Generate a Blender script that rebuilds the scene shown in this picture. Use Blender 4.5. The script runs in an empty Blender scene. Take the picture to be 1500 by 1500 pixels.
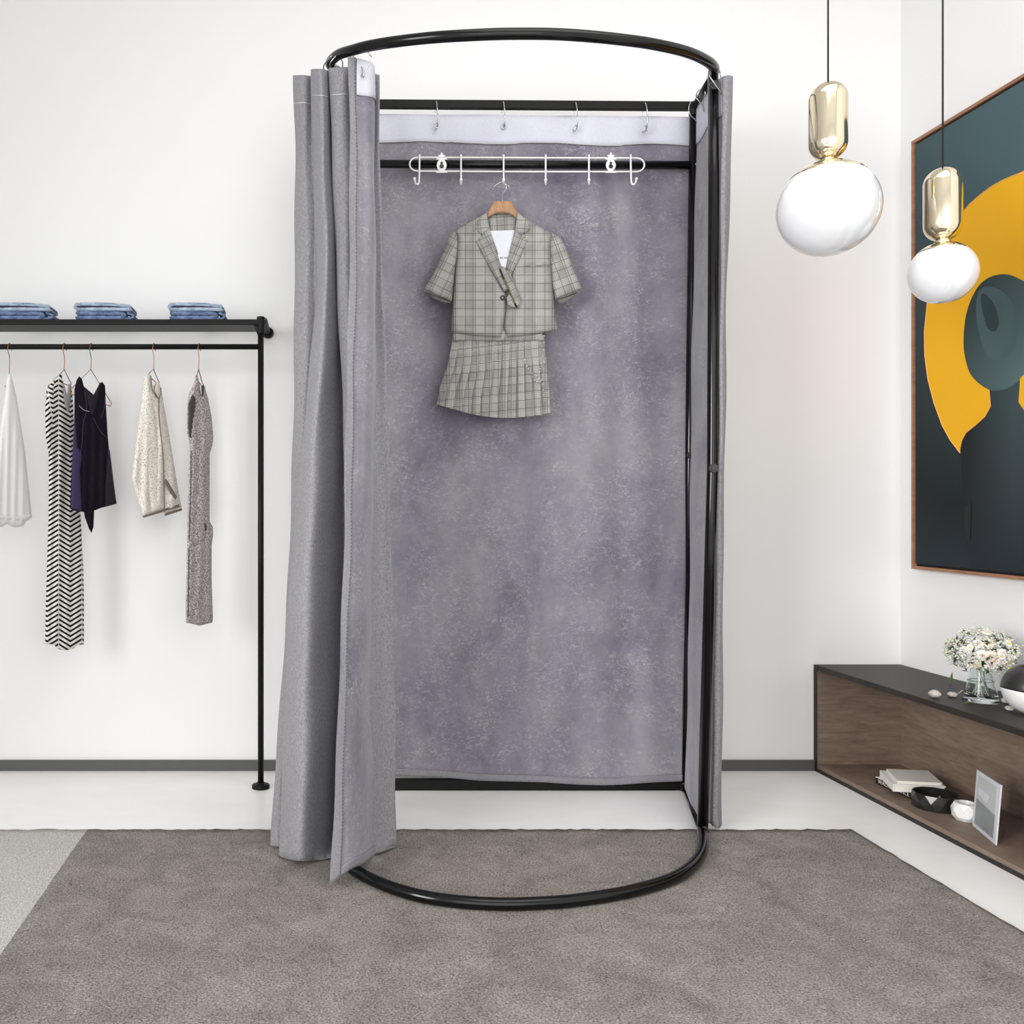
import bpy, bmesh, math, random
from mathutils import Vector, Matrix
from mathutils.geometry import delaunay_2d_cdt
random.seed(7)
S = bpy.context.scene
C = S.collection
PI = math.pi
F = 1330.0; CX, CY, H = 455.0, 742.0, 0.9

def P(px, py, Y):
    return Vector(((px-CX)*Y/F, Y, H-(py-CY)*Y/F))
def G(px, py, z=0.0):
    Y = F*(H-z)/(py-CY)
    return Vector(((px-CX)*Y/F, Y, z))
def W(px, py, X):
    Y = X*F/(px-CX)
    return Vector((X, Y, H-(py-CY)*Y/F))

# ------------------------------------------------------------------ materials
def s2l(c):
    r = []
    for v in c:
        v = v/255.0
        r.append(v/12.92 if v <= 0.04045 else ((v+0.055)/1.055)**2.4)
    return tuple(r)+(1.0,)
class NT:
    def __init__(s, name):
        s.m = bpy.data.materials.new(name); s.m.use_nodes = True
        s.t = s.m.node_tree; s.b = s.t.nodes['Principled BSDF']
    def n(s, typ, **k):
        x = s.t.nodes.new(typ)
        for a, b in k.items(): setattr(x, a, b)
        return x
    def link(s, a, b): s.t.links.new(a, b)
    def put(s, sock, v):
        if hasattr(v, 'is_output') or isinstance(v, bpy.types.NodeSocket): s.link(v, sock)
        else: sock.default_value = v
    def math(s, op, a, b=0.0, c=None):
        x = s.n('ShaderNodeMath', operation=op)
        s.put(x.inputs[0], a); s.put(x.inputs[1], b)
        if c is not None: s.put(x.inputs[2], c)
        return x.outputs[0]
    def mix(s, f, a, b):
        x = s.n('ShaderNodeMix', data_type='RGBA')
        s.put(x.inputs[0], f); s.put(x.inputs[6], a); s.put(x.inputs[7], b)
        return x.outputs[2]
    def noise(s, scale, detail=3, rough=0.5, co=None, dist=0.0):
        x = s.n('ShaderNodeTexNoise')
        x.inputs['Scale'].default_value = scale; x.inputs['Detail'].default_value = detail
        x.inputs['Roughness'].default_value = rough; x.inputs['Distortion'].default_value = dist
        if co is not None: s.link(co, x.inputs['Vector'])
        return x.outputs['Fac']
    def ramp(s, f, lo, hi):
        x = s.n('ShaderNodeMapRange'); s.put(x.inputs[0], f)
        x.inputs[1].default_value = lo; x.inputs[2].default_value = hi
        return x.outputs[0]
    def obj(s, scale=(1,1,1)):
        tc = s.n('ShaderNodeTexCoord'); mp = s.n('ShaderNodeMapping'); mp.inputs['Scale'].default_value = scale
        s.link(tc.outputs['Object'], mp.inputs[0]); return mp.outputs[0]
    def uv(s):
        tc = s.n('ShaderNodeTexCoord'); sp = s.n('ShaderNodeSeparateXYZ')
        s.link(tc.outputs['UV'], sp.inputs[0]); return sp.outputs[0], sp.outputs[1]
    def bump(s, h, strength=0.3, dist=0.002):
        x = s.n('ShaderNodeBump'); x.inputs['Strength'].default_value = strength; x.inputs['Distance'].default_value = dist
        s.link(h, x.inputs['Height']); s.link(x.outputs[0], s.b.inputs['Normal'])
    def col(s, v): s.put(s.b.inputs['Base Color'], v)
    def set(s, rough=0.5, metal=0.0, spec=None, sheen=None):
        s.b.inputs['Roughness'].default_value = rough; s.b.inputs['Metallic'].default_value = metal
        if spec is not None: s.b.inputs['Specular IOR Level'].default_value = spec
        if sheen is not None: s.b.inputs['Sheen Weight'].default_value = sheen
def plain(name, rgb, rough=0.5, metal=0.0, spec=None, var=0.04, sc=30):
    m = NT(name); m.set(rough, metal, spec)
    c = s2l(rgb); d = tuple(x*(1-var*3) for x in c[:3])+(1,)
    m.col(m.mix(m.noise(sc, 3, co=m.obj()), d, c)); return m.m

def mat_wall():
    m = NT('wall_paint'); m.set(0.85, spec=0.2)
    n = m.noise(1.2, 2, co=m.obj())
    m.col(m.mix(n, s2l((230,230,230)), s2l((234,234,234))))
    m.bump(m.noise(220, 3, co=m.obj()), 0.05, 0.001); return m.m
def mat_floor():
    m = NT('polished_floor'); m.set(0.33, spec=0.4)
    n = m.ramp(m.noise(2.5, 6, 0.6, co=m.obj((1,2.2,1)), dist=0.6), 0.3, 0.75)
    m.col(m.mix(n, s2l((240,239,237)), s2l((249,248,246)))); return m.m
def mat_rug():
    m = NT('rug_pile'); m.set(0.95, spec=0.05)
    o = m.obj()
    sx = m.n('ShaderNodeSeparateXYZ'); m.link(o, sx.inputs[0])
    side = m.math('GREATER_THAN', sx.outputs[0], -0.617)
    fine = m.ramp(m.noise(230, 3, 0.8, co=o), 0.33, 0.67)
    mid = m.ramp(m.noise(8, 6, 0.7, co=o, dist=0.8), 0.26, 0.74)
    dk = m.mix(fine, s2l((66,61,57)), s2l((156,150,143)))
    dk2 = m.mix(fine, s2l((104,98,92)), s2l((200,193,185)))
    dark = m.mix(mid, dk, dk2)
    lt = m.mix(fine, s2l((158,154,149)), s2l((232,229,225)))
    m.col(m.mix(side, lt, dark))
    m.bump(m.noise(260, 3, 0.7, co=o), 0.9, 0.006); return m.m
def mat_black(name='black_metal', rough=0.16, rgb=(7,7,8)):
    m = NT(name); m.set(rough, 0.0, spec=0.32 if rough < 0.3 else 0.16)
    m.col(m.mix(m.noise(40, 2, co=m.obj()), s2l(rgb), s2l(tuple(v+5 for v in rgb)))); 
    return m.m
def mat_velvet():
    m = NT('mottled_velvet'); m.set(0.8, spec=0.15, sheen=0.25)
    o = m.obj()
    big = m.ramp(m.noise(3.0, 9, 0.68, co=m.obj((1.3,1,0.8)), dist=0.3), 0.36, 0.66)
    fl = m.ramp(m.noise(90, 6, 0.85, co=m.obj((0.7,1,1.2)), dist=1.2), 0.50, 0.60)
    patch = m.ramp(m.noise(7, 8, 0.75, co=o), 0.44, 0.60)
    base = m.mix(big, s2l((106,101,117)), s2l((142,139,145)))
    f = m.math('MULTIPLY', fl, m.math('MULTIPLY_ADD', patch, 0.55, 0.10))
    m.col(m.mix(f, base, s2l((180,178,178))))
    m.bump(m.noise(240, 3, 0.7, co=o), 0.25, 0.002); return m.m
def mat_weave(name='grey_weave', a=(112,112,115), b=(160,160,160)):
    m = NT(name); m.set(0.85, spec=0.12, sheen=0.15)
    o = m.obj()
    fine = m.ramp(m.noise(260, 4, 0.85, co=m.obj((1,1,0.6))), 0.36, 0.66)
    big = m.noise(4, 4, 0.6, co=o)
    c = m.mix(fine, s2l(a), s2l(b))
    m.col(m.mix(m.math('MULTIPLY', big, 0.35), c, s2l((118,113,134))))
    m.bump(fine, 0.25, 0.001); return m.m
def mat_header():
    m = NT('white_header_fabric'); m.set(0.8, spec=0.1)
    m.col(m.mix(m.noise(260, 3, 0.8, co=m.obj()), s2l((184,184,196)), s2l((220,220,230)))); return m.m
def lines(m, c, period, width, off=0.0):
    f = m.math('FRACT', m.math('DIVIDE', m.math('ADD', c, off), period))
    return m.math('LESS_THAN', f, width/period)
def mat_plaid():
    m = NT('grey_plaid_suiting'); m.set(0.85, spec=0.1)
    u, v = m.uv()
    n = m.noise(60, 3, 0.7, co=m.obj())
    base = m.mix(n, s2l((132,132,129)), s2l((150,149,144)))
    # woven blocks
    b1 = lines(m, u, 29.0, 13.0); b2 = lines(m, v, 27.0, 12.0, 5)
    fx = m.math('MULTIPLY', lines(m, u, 2.6, 1.2), b1); fy = m.math('MULTIPLY', lines(m, v, 2.6, 1.2), b2)
    base = m.mix(m.math('MULTIPLY', m.math('MAXIMUM', fx, fy), 0.30), base, s2l((205,204,196)))
    base = m.mix(m.math('MULTIPLY', m.math('MAXIMUM', lines(m, u, 29, 7, 9), 0.0), 0.18), base, s2l((110,108,100)))
    dk = m.math('MAXIMUM', m.math('MAXIMUM', lines(m, u, 14.5, 0.9), lines(m, u, 29.0, 0.8, 3.5)), lines(m, v, 12.2, 1.0))
    m.col(m.mix(m.math('MULTIPLY', dk, 0.62), base, s2l((60,58,56)))); return m.m
def mat_zigzag():
    m = NT('black_white_chevron'); m.set(0.8, spec=0.1)
    u, v = m.uv()
    tri = m.math('PINGPONG', m.math('ADD', u, 16.0), 17.0)
    ph = m.math('FRACT', m.math('DIVIDE', m.math('SUBTRACT', v, m.math('MULTIPLY', tri, 0.62)), 7.3))
    st = m.math('LESS_THAN', ph, 0.47)
    seam = m.math('LESS_THAN', m.math('PINGPONG', m.math('ADD', u, 16.0), 17.0), 0.6)
    f = m.math('MULTIPLY', st, m.math('SUBTRACT', 1.0, m.math('MULTIPLY', seam, 0.7)))
    m.col(m.mix(f, s2l((224,221,214)), s2l((34,31,34)))); return m.m
def mat_speckle(name, a, b, c, sc=420, thr=0.58):
    m = NT(name); m.set(0.9, spec=0.1)
    o = m.obj()
    f = m.ramp(m.noise(sc, 2, 0.8, co=o), thr, thr+0.08)
    base = m.mix(m.noise(14, 3, co=o), s2l(a), s2l(b))
    m.col(m.mix(f, base, s2l(c))); m.bump(f, 0.3, 0.001); return m.m
def mat_sheer():
    m = NT('sheer_charcoal_mesh'); m.set(0.8, spec=0.1)
    m.col(m.mix(m.noise(500, 2, co=m.obj()), s2l((22,18,26)), s2l((60,56,62)))); m.b.inputs['Alpha'].default_value = 0.72; return m.m
def mat_denim(name, a, b):
    m = NT(name); m.set(0.9, spec=0.1)
    o = m.obj((1,1,3))
    f = m.ramp(m.noise(45, 5, 0.7, co=o, dist=0.6), 0.32, 0.68)
    m.col(m.mix(f, s2l(a), s2l(b))); m.bump(m.noise(120, 3, co=o), 0.5, 0.002); return m.m
def mat_wood(name, a, b, sc=(1,1,8), rough=0.5):
    m = NT(name); m.set(rough, spec=0.3)
    f = m.noise(9, 6, 0.65, co=m.obj(sc), dist=1.0)
    m.col(m.mix(m.ramp(f, 0.3, 0.7), s2l(a), s2l(b))); return m.m
def mat_brass():
    m = NT('pale_brass'); m.set(0.12, 1.0)
    m.col(m.mix(m.noise(8, 2, co=m.obj()), s2l((228,214,184)), s2l((238,226,200)))); return m.m
def mat_opal():
    m = NT('white_opal_glass'); m.set(0.06, spec=0.5)
    m.col(m.mix(m.noise(3, 2, co=m.obj()), s2l((216,217,220)), s2l((224,225,228))))
    m.b.inputs['Subsurface Weight'].default_value = 0.1
    m.b.inputs['Coat Weight'].default_value = 0.6; m.b.inputs['Coat Roughness'].default_value = 0.03
    return m.m
def mat_glass():
    m = NT('clear_glass'); m.set(0.02); m.b.inputs['Transmission Weight'].default_value = 1.0
    m.b.inputs['IOR'].default_value = 1.3; m.put(m.b.inputs['Base Color'], s2l((240,246,246))); 
    return m.m
def mat_paint_bg():
    m = NT('painted_teal_ground'); m.set(0.6, spec=0.15)
    u, v = m.uv()
    f = m.ramp(v, 200, 700); g = m.ramp(v, 700, 850); h = m.ramp(u, 1340, 1500)
    c = m.mix(f, s2l((70,92,98)), s2l((20,27,29)))
    c = m.mix(g, c, s2l((38,46,54)))
    m.col(m.mix(m.math('MULTIPLY', m.math('SUBTRACT', 1.0, h), 0.35), c, s2l((28,36,38)))); return m.m
def mat_paint_fig():
    m = NT('painted_dark_figure'); m.set(0.6, spec=0.15)
    u, v = m.uv()
    h = m.ramp(u, 1415, 1485)
    c = m.mix(h, s2l((24,26,28)), s2l((58,72,74)))
    m.col(m.mix(m.ramp(v, 600, 850), c, s2l((32,38,44)))); return m.m
def mat_paint_hat():
    m = NT('painted_teal_hat'); m.set(0.6, spec=0.15)
    u, v = m.uv()
    m.col(m.mix(m.ramp(m.math('ADD', u, m.math('MULTIPLY', v, 0.4)), 1600, 1720), s2l((44,56,58)), s2l((82,102,104)))); return m.m

M = dict(
 wall=mat_wall(), floor=mat_floor(), rug=mat_rug(), black=mat_black(), blackm=mat_black('satin_black_steel', 0.42, (17,17,17)),
 base=plain('grey_skirting', (84,84,84), 0.5), velvet=mat_velvet(), weave=mat_weave(), hemw=mat_weave('hem_weave', (118,118,120), (146,146,148)),
 header=mat_header(), chrome=plain('polished_steel', (200,200,202), 0.15, 1.0), white=plain('white_enamel', (232,232,232), 0.4),
 plaid=mat_plaid(), lining=plain('shaded_plaid', (112,110,104), 0.9), ply=mat_wood('beech_hanger_wood', (150,110,80), (186,146,112), (3,1,1)),
 tag=plain('white_card', (214,216,222), 0.6), blk=plain('black_plastic', (22,20,20), 0.35), gold=plain('gold_metal', (196,168,96), 0.25, 1.0),
 copper=plain('copper_wire', (176,112,72), 0.35, 1.0), zig=mat_zigzag(), blouse=plain('white_cotton', (232,232,230), 0.9, spec=0.1, var=0.02),
 navy=mat_speckle('deep_violet_fabric', (15,11,18), (26,19,31), (46,38,52)), sheer=mat_sheer(), violet=plain('violet_fabric', (46,34,74), 0.85),
 cream=mat_speckle('cream_boucle', (218,211,201), (232,227,218), (136,122,108), 260, 0.55), mauve=mat_speckle('mauve_tweed', (112,100,102), (146,135,136), (206,198,198), 240, 0.47),
 brown=plain('taupe_trim', (112,100,88), 0.8), dkin=plain('charcoal_lining', (70,66,66), 0.9),
 denl=mat_denim('light_denim', (116,134,160), (190,202,218)), dend=mat_denim('mid_denim', (66,80,116), (132,150,182)), dene=plain('dark_denim_edge', (44,46,76), 0.9),
 top=mat_wood('ebony_top', (36,33,31), (46,42,39), (6,1,1)), walnut=mat_wood('brown_oak', (112,94,82), (142,124,110), (1,1,7), 0.55),
 bolt=plain('worn_bolt_black', (48,48,48), 0.35), brass=mat_brass(), opal=mat_opal(), cord=plain('black_cord', (24,24,24), 0.6), glass=mat_glass(),
 frame=mat_wood('copper_oak_frame', (134,92,68), (168,122,94), (1,1,6)), pbg=mat_paint_bg(), pfig=mat_paint_fig(), phat=mat_paint_hat(),
 phatc=plain('painted_light_teal', (74,94,96), 0.6, spec=0.15, var=0.08, sc=8), phatd=plain('painted_deep_teal', (46,60,62), 0.6, spec=0.15), orange=plain('painted_ochre', (236,176,30), 0.6, spec=0.15, var=0.05, sc=4), pblack=plain('shadow_gap_black', (12,12,12), 0.7), prim=plain('painted_pale_orange', (240,176,110), 0.6),
 pbook=plain('white_book_cover', (238,236,230), 0.6), pages=plain('book_pages', (232,228,218), 0.8), bkblk=plain('black_book_spine', (34,33,32), 0.5),
 facet=plain('black_ceramic', (38,37,36), 0.25), wcer=plain('white_ceramic', (236,236,235), 0.35), bcer=plain('black_glaze', (46,46,46), 0.28),
 stone=plain('pale_stone', (204,195,189), 0.8, var=0.12, sc=90), leaf=plain('green_leaf', (98,132,48), 0.6, var=0.12), leaf2=plain('dark_leaf', (48,66,36), 0.6, var=0.12),
 rose=plain('cream_petal', (244,236,229), 0.7, var=0.03), peach=plain('peach_petal', (242,226,206), 0.7, var=0.05), daisy=plain('white_petal', (244,243,240), 0.7, var=0.02),
 yel=plain('yellow_centre', (222,214,80), 0.7), gyp=plain('pale_green_filler', (228,231,218), 0.8, var=0.1, sc=120), stem=plain('pale_stem', (206,212,190), 0.6),
 ctext=plain('cream_lettering', (226,220,205), 0.6), pgl=plain('pale_grey_print', (196,198,197), 0.5), pgm=plain('mid_grey_print', (146,149,151), 0.5, var=0.08, sc=40), gapw=plain('grey_gap', (90,88,92), 0.8),
 stitch=plain('dark_thread', (84,82,84), 0.9), stitchl=plain('light_thread', (206,204,206), 0.9), inner=plain('grey_inner_lining', (150,146,148), 0.9),
)

# ------------------------------------------------------------------ object helpers
def wloc(o):
    v = Vector((0,0,0))
    while o: v += o.location; o = o.parent
    return v
def link(name, verts, faces, mat, parent=None, smooth=True, uvs=None, origin=None, bevel=0, closed=True):
    me = bpy.data.meshes.new(name)
    verts = [Vector(v) for v in verts]
    if parent is None:
        if origin is None:
            xs = [v.x for v in verts]; ys = [v.y for v in verts]; zs = [v.z for v in verts]
            origin = Vector(((min(xs)+max(xs))/2, (min(ys)+max(ys))/2, min(zs)))
        off = origin
    else: off = wloc(parent)
    me.from_pydata([v-off for v in verts], [], faces)
    if uvs:
        l = me.uv_layers.new(name='UVMap')
        for lp in me.loops: l.data[lp.index].uv = uvs[lp.vertex_index]
    bm = bmesh.new(); bm.from_mesh(me)
    if closed: bmesh.ops.recalc_face_normals(bm, faces=bm.faces)
    for f in bm.faces: f.smooth = smooth
    bm.to_mesh(me); bm.free()
    mats = mat if isinstance(mat, (list, tuple)) else [mat]
    for m in mats: me.materials.append(m)
    o = bpy.data.objects.new(name, me); C.objects.link(o)
    if parent is None: o.location = off
    else: o.parent = parent
    if bevel:
        b = o.modifiers.new('Bevel', 'BEVEL'); b.width = bevel; b.segments = 2; b.limit_method = 'ANGLE'
        for p in me.polygons: p.use_smooth = False
    return o
def tag(o, label=None, cat=None, group=None, kind=None):
    if label: o['label'] = label
    if cat: o['category'] = cat
    if group: o['group'] = group
    if kind: o['kind'] = kind
    return o
def thing(name, loc, label, cat, group=None):
    o = bpy.data.objects.new(name, None); C.objects.link(o); o.location = loc; o.empty_display_size = 0.05
    return tag(o, label, cat, group)

class MB:
    def __init__(s): s.v = []; s.f = []
    def add(s, vf):
        b = len(s.v); s.v += [Vector(x) for x in vf[0]]; s.f += [tuple(i+b for i in f) for f in vf[1]]; return s
def box(a, b):
    x0,y0,z0 = a; x1,y1,z1 = b
    v = [(x0,y0,z0),(x1,y0,z0),(x1,y1,z0),(x0,y1,z0),(x0,y0,z1),(x1,y0,z1),(x1,y1,z1),(x0,y1,z1)]
    return v, [(3,2,1,0),(4,5,6,7),(0,1,5,4),(1,2,6,5),(2,3,7,6),(3,0,4,7)]
def hexa(q, z0, z1):
    v = [(x,y,z0) for x,y in q]+[(x,y,z1) for x,y in q]
    return v, [(3,2,1,0),(4,5,6,7),(0,1,5,4),(1,2,6,5),(2,3,7,6),(3,0,4,7)]
def tube(path, r, seg=12, closed=False, square=False):
    path = [Vector(p) for p in path]; n = len(path)
    rs = r if isinstance(r, (list, tuple)) else [r]*n
    def tan(i):
        if closed: return (path[(i+1) % n]-path[i-1]).normalized()
        return (path[min(i+1, n-1)]-path[max(i-1, 0)]).normalized()
    t = tan(0); up = Vector((0,0,1)) if abs(t.z) < 0.9 else Vector((0,1,0))
    nrm = t.cross(up).cross(t).normalized()
    v = []; f = []
    if square: seg = 4
    for i in range(n):
        t2 = tan(i); ax = t.cross(t2)
        if ax.length > 1e-7:
            nrm = Matrix.Rotation(t.angle(t2), 3, ax.normalized()) @ nrm
        t = t2; bi = t.cross(nrm)
        for k in range(seg):
            a = 2*PI*(k+(0.5 if square else 0))/seg
            rr = rs[i]*(1.4142 if square else 1)
            v.append(path[i]+nrm*math.cos(a)*rr+bi*math.sin(a)*rr)
    m = n if closed else n-1
    for i in range(m):
        for k in range(seg):
            j = (i+1) % n
            f.append((i*seg+k, i*seg+(k+1) % seg, j*seg+(k+1) % seg, j*seg+k))
    if not closed:
        f.append(tuple(range(seg))[::-1]); f.append(tuple((n-1)*seg+k for k in range(seg)))
    return v, f
def cr(pts, per=8):
    """catmull-rom through points"""
    pts = [Vector(p) for p in pts]; out = []
    for i in range(len(pts)-1):
        p0 = pts[max(i-1,0)]; p1 = pts[i]; p2 = pts[i+1]; p3 = pts[min(i+2, len(pts)-1)]
        for k in range(per):
            t = k/per
            out.append(0.5*((2*p1)+(p2-p0)*t+(2*p0-5*p1+4*p2-p3)*t*t+(3*p1-p0-3*p2+p3)*t**3))
    out.append(pts[-1]); return out
def lathe(prof, c, seg=48, cap=True):
    v = []; f = []; n = len(prof)
    for r, z in prof:
        for k in range(seg):
            a = 2*PI*k/seg; v.append((c[0]+r*math.cos(a), c[1]+r*math.sin(a), c[2]+z))
    for i in range(n-1):
        for k in range(seg): f.append((i*seg+k, i*seg+(k+1) % seg, (i+1)*seg+(k+1) % seg, (i+1)*seg+k))
    if cap: f.append(tuple(range(seg))[::-1]); f.append(tuple((n-1)*seg+k for k in range(seg)))
    return v, f
def cyl(p, q, r, seg=20): return tube([p, q], r, seg)
def inside(p, poly):
    c = False; n = len(poly); j = n-1
    for i in range(n):
        xi, yi = poly[i]; xj, yj = poly[j]
        if (yi > p[1]) != (yj > p[1]) and p[0] < (xj-xi)*(p[1]-yi)/(yj-yi)+xi: c = not c
        j = i
    return c
def segd(p, a, b):
    dx, dy = b[0]-a[0], b[1]-a[1]; L = dx*dx+dy*dy
    t = 0 if L == 0 else max(0, min(1, ((p[0]-a[0])*dx+(p[1]-a[1])*dy)/L))
    return math.hypot(p[0]-a[0]-t*dx, p[1]-a[1]-t*dy)
def puff(name, poly, mp, front, back=0.0, edge=4.0, step=4.0, mat=None, parent=None, ripple=None, uvrot=0.0, smooth=True, rim=0.15, **k):
    """a filled outline in photo units laid out on a surface, with real rounded thickness; mp(px,py,d) -> point"""
    pts = []
    n = len(poly)
    for i in range(n):
        a = poly[i]; b = poly[(i+1) % n]; L = math.hypot(b[0]-a[0], b[1]-a[1]); m = max(1, int(round(L/step)))
        for q in range(m): pts.append((a[0]+(b[0]-a[0])*q/m, a[1]+(b[1]-a[1])*q/m))
    nb = len(pts)
    xs = [p[0] for p in poly]; ys = [p[1] for p in poly]
    y = min(ys)+step*0.5; row = 0
    while y < max(ys):
        x = min(xs)+step*(0.5 if row % 2 else 0.1)
        while x < max(xs):
            if inside((x,y), poly) and min(segd((x,y), poly[i], poly[(i+1) % n]) for i in range(n)) > step*0.45: pts.append((x,y))
            x += step
        y += step*0.87; row += 1
    r = delaunay_2d_cdt([Vector(p) for p in pts], [], [list(range(nb))], 1, 1e-5)
    vs, fs = r[0], r[2]
    nv = len(vs); V = []; UV = []
    c, s = math.cos(uvrot), math.sin(uvrot)
    for sgn, th in ((1, front), (-1, back)):
        for p in vs:
            d = min(segd(p, poly[i], poly[(i+1) % n]) for i in range(n))
            q = min(1.0, d/edge) if edge > 0 else 1.0
            q = rim+(1-rim)*math.sqrt(max(0, 1-(1-q)**2))
            dd = sgn*th*q
            if ripple: dd += ripple(p[0], p[1])*(min(1, d/edge) if edge > 0 else 1)*(1 if sgn > 0 else 0.6)
            V.append(mp(p[0], p[1], dd)); UV.append((p[0]*c-p[1]*s, p[0]*s+p[1]*c))
    FS = [tuple(f) for f in fs]+[tuple(i+nv for i in f[::-1]) for f in fs]
    cnt = {}
    for f in fs:
        for i in range(len(f)):
            e = (f[i], f[(i+1) % len(f)]); cnt[e] = 1
    for (a, b) in list(cnt):
        if (b, a) not in cnt: FS.append((b, a, a+nv, b+nv))
    return link(name, V, FS, mat, parent, smooth=smooth, uvs=UV, **k)
def flat(Y):
    return lambda x, y, d: P(x, y, Y-d)
def oblique(x0, Y0, x1, Y1):
    return lambda x, y, d: P(x, y, Y0+(Y1-Y0)*(x-x0)/(x1-x0)-d)
def text(name, body, size, mat, parent, origin, xdir, ydir, ext=0.0004):
    cu = bpy.data.curves.new('tmp', 'FONT'); cu.body = body; cu.size = size; cu.extrude = ext; cu.align_x = 'CENTER'; cu.align_y = 'CENTER'
    t = bpy.data.objects.new('tmp', cu); C.objects.link(t)
    dg = bpy.context.evaluated_depsgraph_get(); me = bpy.data.meshes.new_from_object(t.evaluated_get(dg))
    V = []
    xd = Vector(xdir).normalized(); yd = Vector(ydir).normalized(); zd = xd.cross(yd)
    for v in me.vertices: V.append(Vector(origin)+xd*v.co.x+yd*v.co.y+zd*v.co.z)
    Fs = [tuple(p.vertices) for p in me.polygons]
    bpy.data.objects.remove(t); bpy.data.meshes.remove(me)
    return link(name, V, Fs, mat, parent, smooth=False)

# ------------------------------------------------------------------ setting
XW, YW, ZC = 2.016, 3.10, 3.05
XL, YB = -3.2, -1.6
def struct(name, vf, mat, **k): return tag(link(name, vf[0], vf[1], mat, smooth=False, **k), kind='structure')
struct('floor', box((XL-0.1, YB, -0.1), (XW+0.1, YW+0.1, 0)), M['floor'])
struct('wall_back', box((XL-0.1, YW, 0), (XW+0.1, YW+0.1, ZC)), M['wall'])
struct('wall_right', box((XW, YB, 0), (XW+0.1, YW, ZC)), M['wall'])
struct('wall_left', box((XL-0.1, YB, 0), (XL, YW, ZC)), M['wall'])
struct('ceiling', box((XL-0.1, YB, ZC), (XW+0.1, YW+0.1, ZC+0.1)), M['wall'])
struct('baseboard_back', box((XL, YW-0.010, 0), (1.716, YW, 0.036)), M['base'], bevel=0.001)

# rug
def rug():
    nx, ny = 220, 60
    x0, x1, y0, y1 = -2.3, 1.497, 0.35, 2.515
    V = []; UV = []; Fs = []
    for z in (0.009, 0.0005):
        for j in range(ny+1):
            for i in range(nx+1):
                x = x0+(x1-x0)*i/nx; y = y0+(y1-y0)*j/ny
                if j == ny: y += random.uniform(-0.002, 0.002)
                if i == nx: x += random.uniform(-0.002, 0.002)
                zz = z+(random.uniform(-0.0015, 0.0015) if z > 0.005 else 0)
                if z > 0.005 and (i in (0, nx) or j in (0, ny)): zz -= 0.003
                V.append((x, y, zz))
    N = (nx+1)*(ny+1)
    for j in range(ny):
        for i in range(nx):
            a = j*(nx+1)+i; q = (a, a+1, a+nx+2, a+nx+1); Fs.append(q); Fs.append(tuple(k+N for k in q[::-1]))
    bd = [i for i in range(nx+1)]+[j*(nx+1)+nx for j in range(1, ny+1)]+[ny*(nx+1)+i for i in range(nx-1, -1, -1)]+[j*(nx+1) for j in range(ny-1, 0, -1)]
    for k in range(len(bd)):
        a, b = bd[k], bd[(k+1) % len(bd)]; Fs.append((b, a, a+N, b+N))
    return tag(link('rug', V, Fs, M['rug'], origin=Vector((0,0,0))), 'two-tone grey and pale short-pile rug on the white floor', 'rug')
rug()

# ------------------------------------------------------------------ fitting room frame
bk = 2.888
fr = thing('fitting_room_frame', (0.65, 2.45, 0), 'glossy black metal D-shaped fitting room frame with curved rails top and bottom', 'fitting room frame')
def part(name, vf, mat, parent, **k): return link(name, vf[0], vf[1], mat, parent, **k)
RT = 0.0138
def bar(name, a, b, r, sq=False, bev=0): return part(name, tube([a, b], r, 16, square=sq), M['black'], fr, smooth=not sq, bevel=bev)
tl, tr = P(500, 152.5, bk), P(1017, 156, bk)
def flatbar(name, a, b, hy, hz):
    v = [p+Vector((0, sy*hy, sz*hz)) for p in (a, b) for sz in (-1, 1) for sy in (-1, 1)]
    return link(name, v, [(0,1,3,2),(4,6,7,5),(0,4,5,1),(2,3,7,6),(0,2,6,4),(1,5,7,3)], M['blackm'], fr, smooth=False, bevel=0.0015)
flatbar('top_back_bar', tl, tr, 0.009, 0.0130)
bl, br = Vector((P(506,1150,bk).x, bk, 0.0165)), Vector((P(1004,1150,bk).x, bk, 0.0165))
flatbar('bottom_back_bar', bl, br, 0.013, 0.0163)
# uprights
Yf_t, Yf_b = 2.55, 2.47
front_r = [P(1044.5,108,Yf_t), P(1045.5,255,2.54), P(1043.5,690,2.505), Vector((P(1029,1218,Yf_b).x, Yf_b, 0.012))]
part('front_upright', tube(front_r, 0.0142, 20), M['black'], fr)
back_r = [P(1017,150,2.868), P(1010,667,2.868), Vector((P(1003.5,1160,2.868).x, 2.868, 0.004))]
part('back_upright', tube(back_r, RT, 20), M['black'], fr)
front_l = [P(497,104,2.60), Vector((P(500,1200,2.50).x, 2.50, 0.012))]
part('front_upright', tube(front_l, 0.0142, 20), M['black'], fr)
back_l = [P(500,150,2.868), Vector((P(506,1160,2.868).x, 2.868, 0.004))]
part('back_upright', tube(back_l, RT, 20), M['black'], fr)
bar('side_top_bar', P(1017,156,2.868), P(1044,112,Yf_t), 0.011)
bar('side_top_bar', P(500,152,2.868), P(497,104,2.60), 0.011)
bar('side_bottom_bar', Vector((back_r[-1].x, 2.868, 0.016)), Vector((front_r[-1].x, Yf_b, 0.020)), 0.0115)
bar('side_bottom_bar', Vector((back_l[-1].x, 2.868, 0.016)), Vector((front_l[-1].x, 2.50, 0.020)), 0.0115)
bar('hanging_rail', P(500,240,2.855), P(1011,242,2.855), 0.0128)
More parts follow.
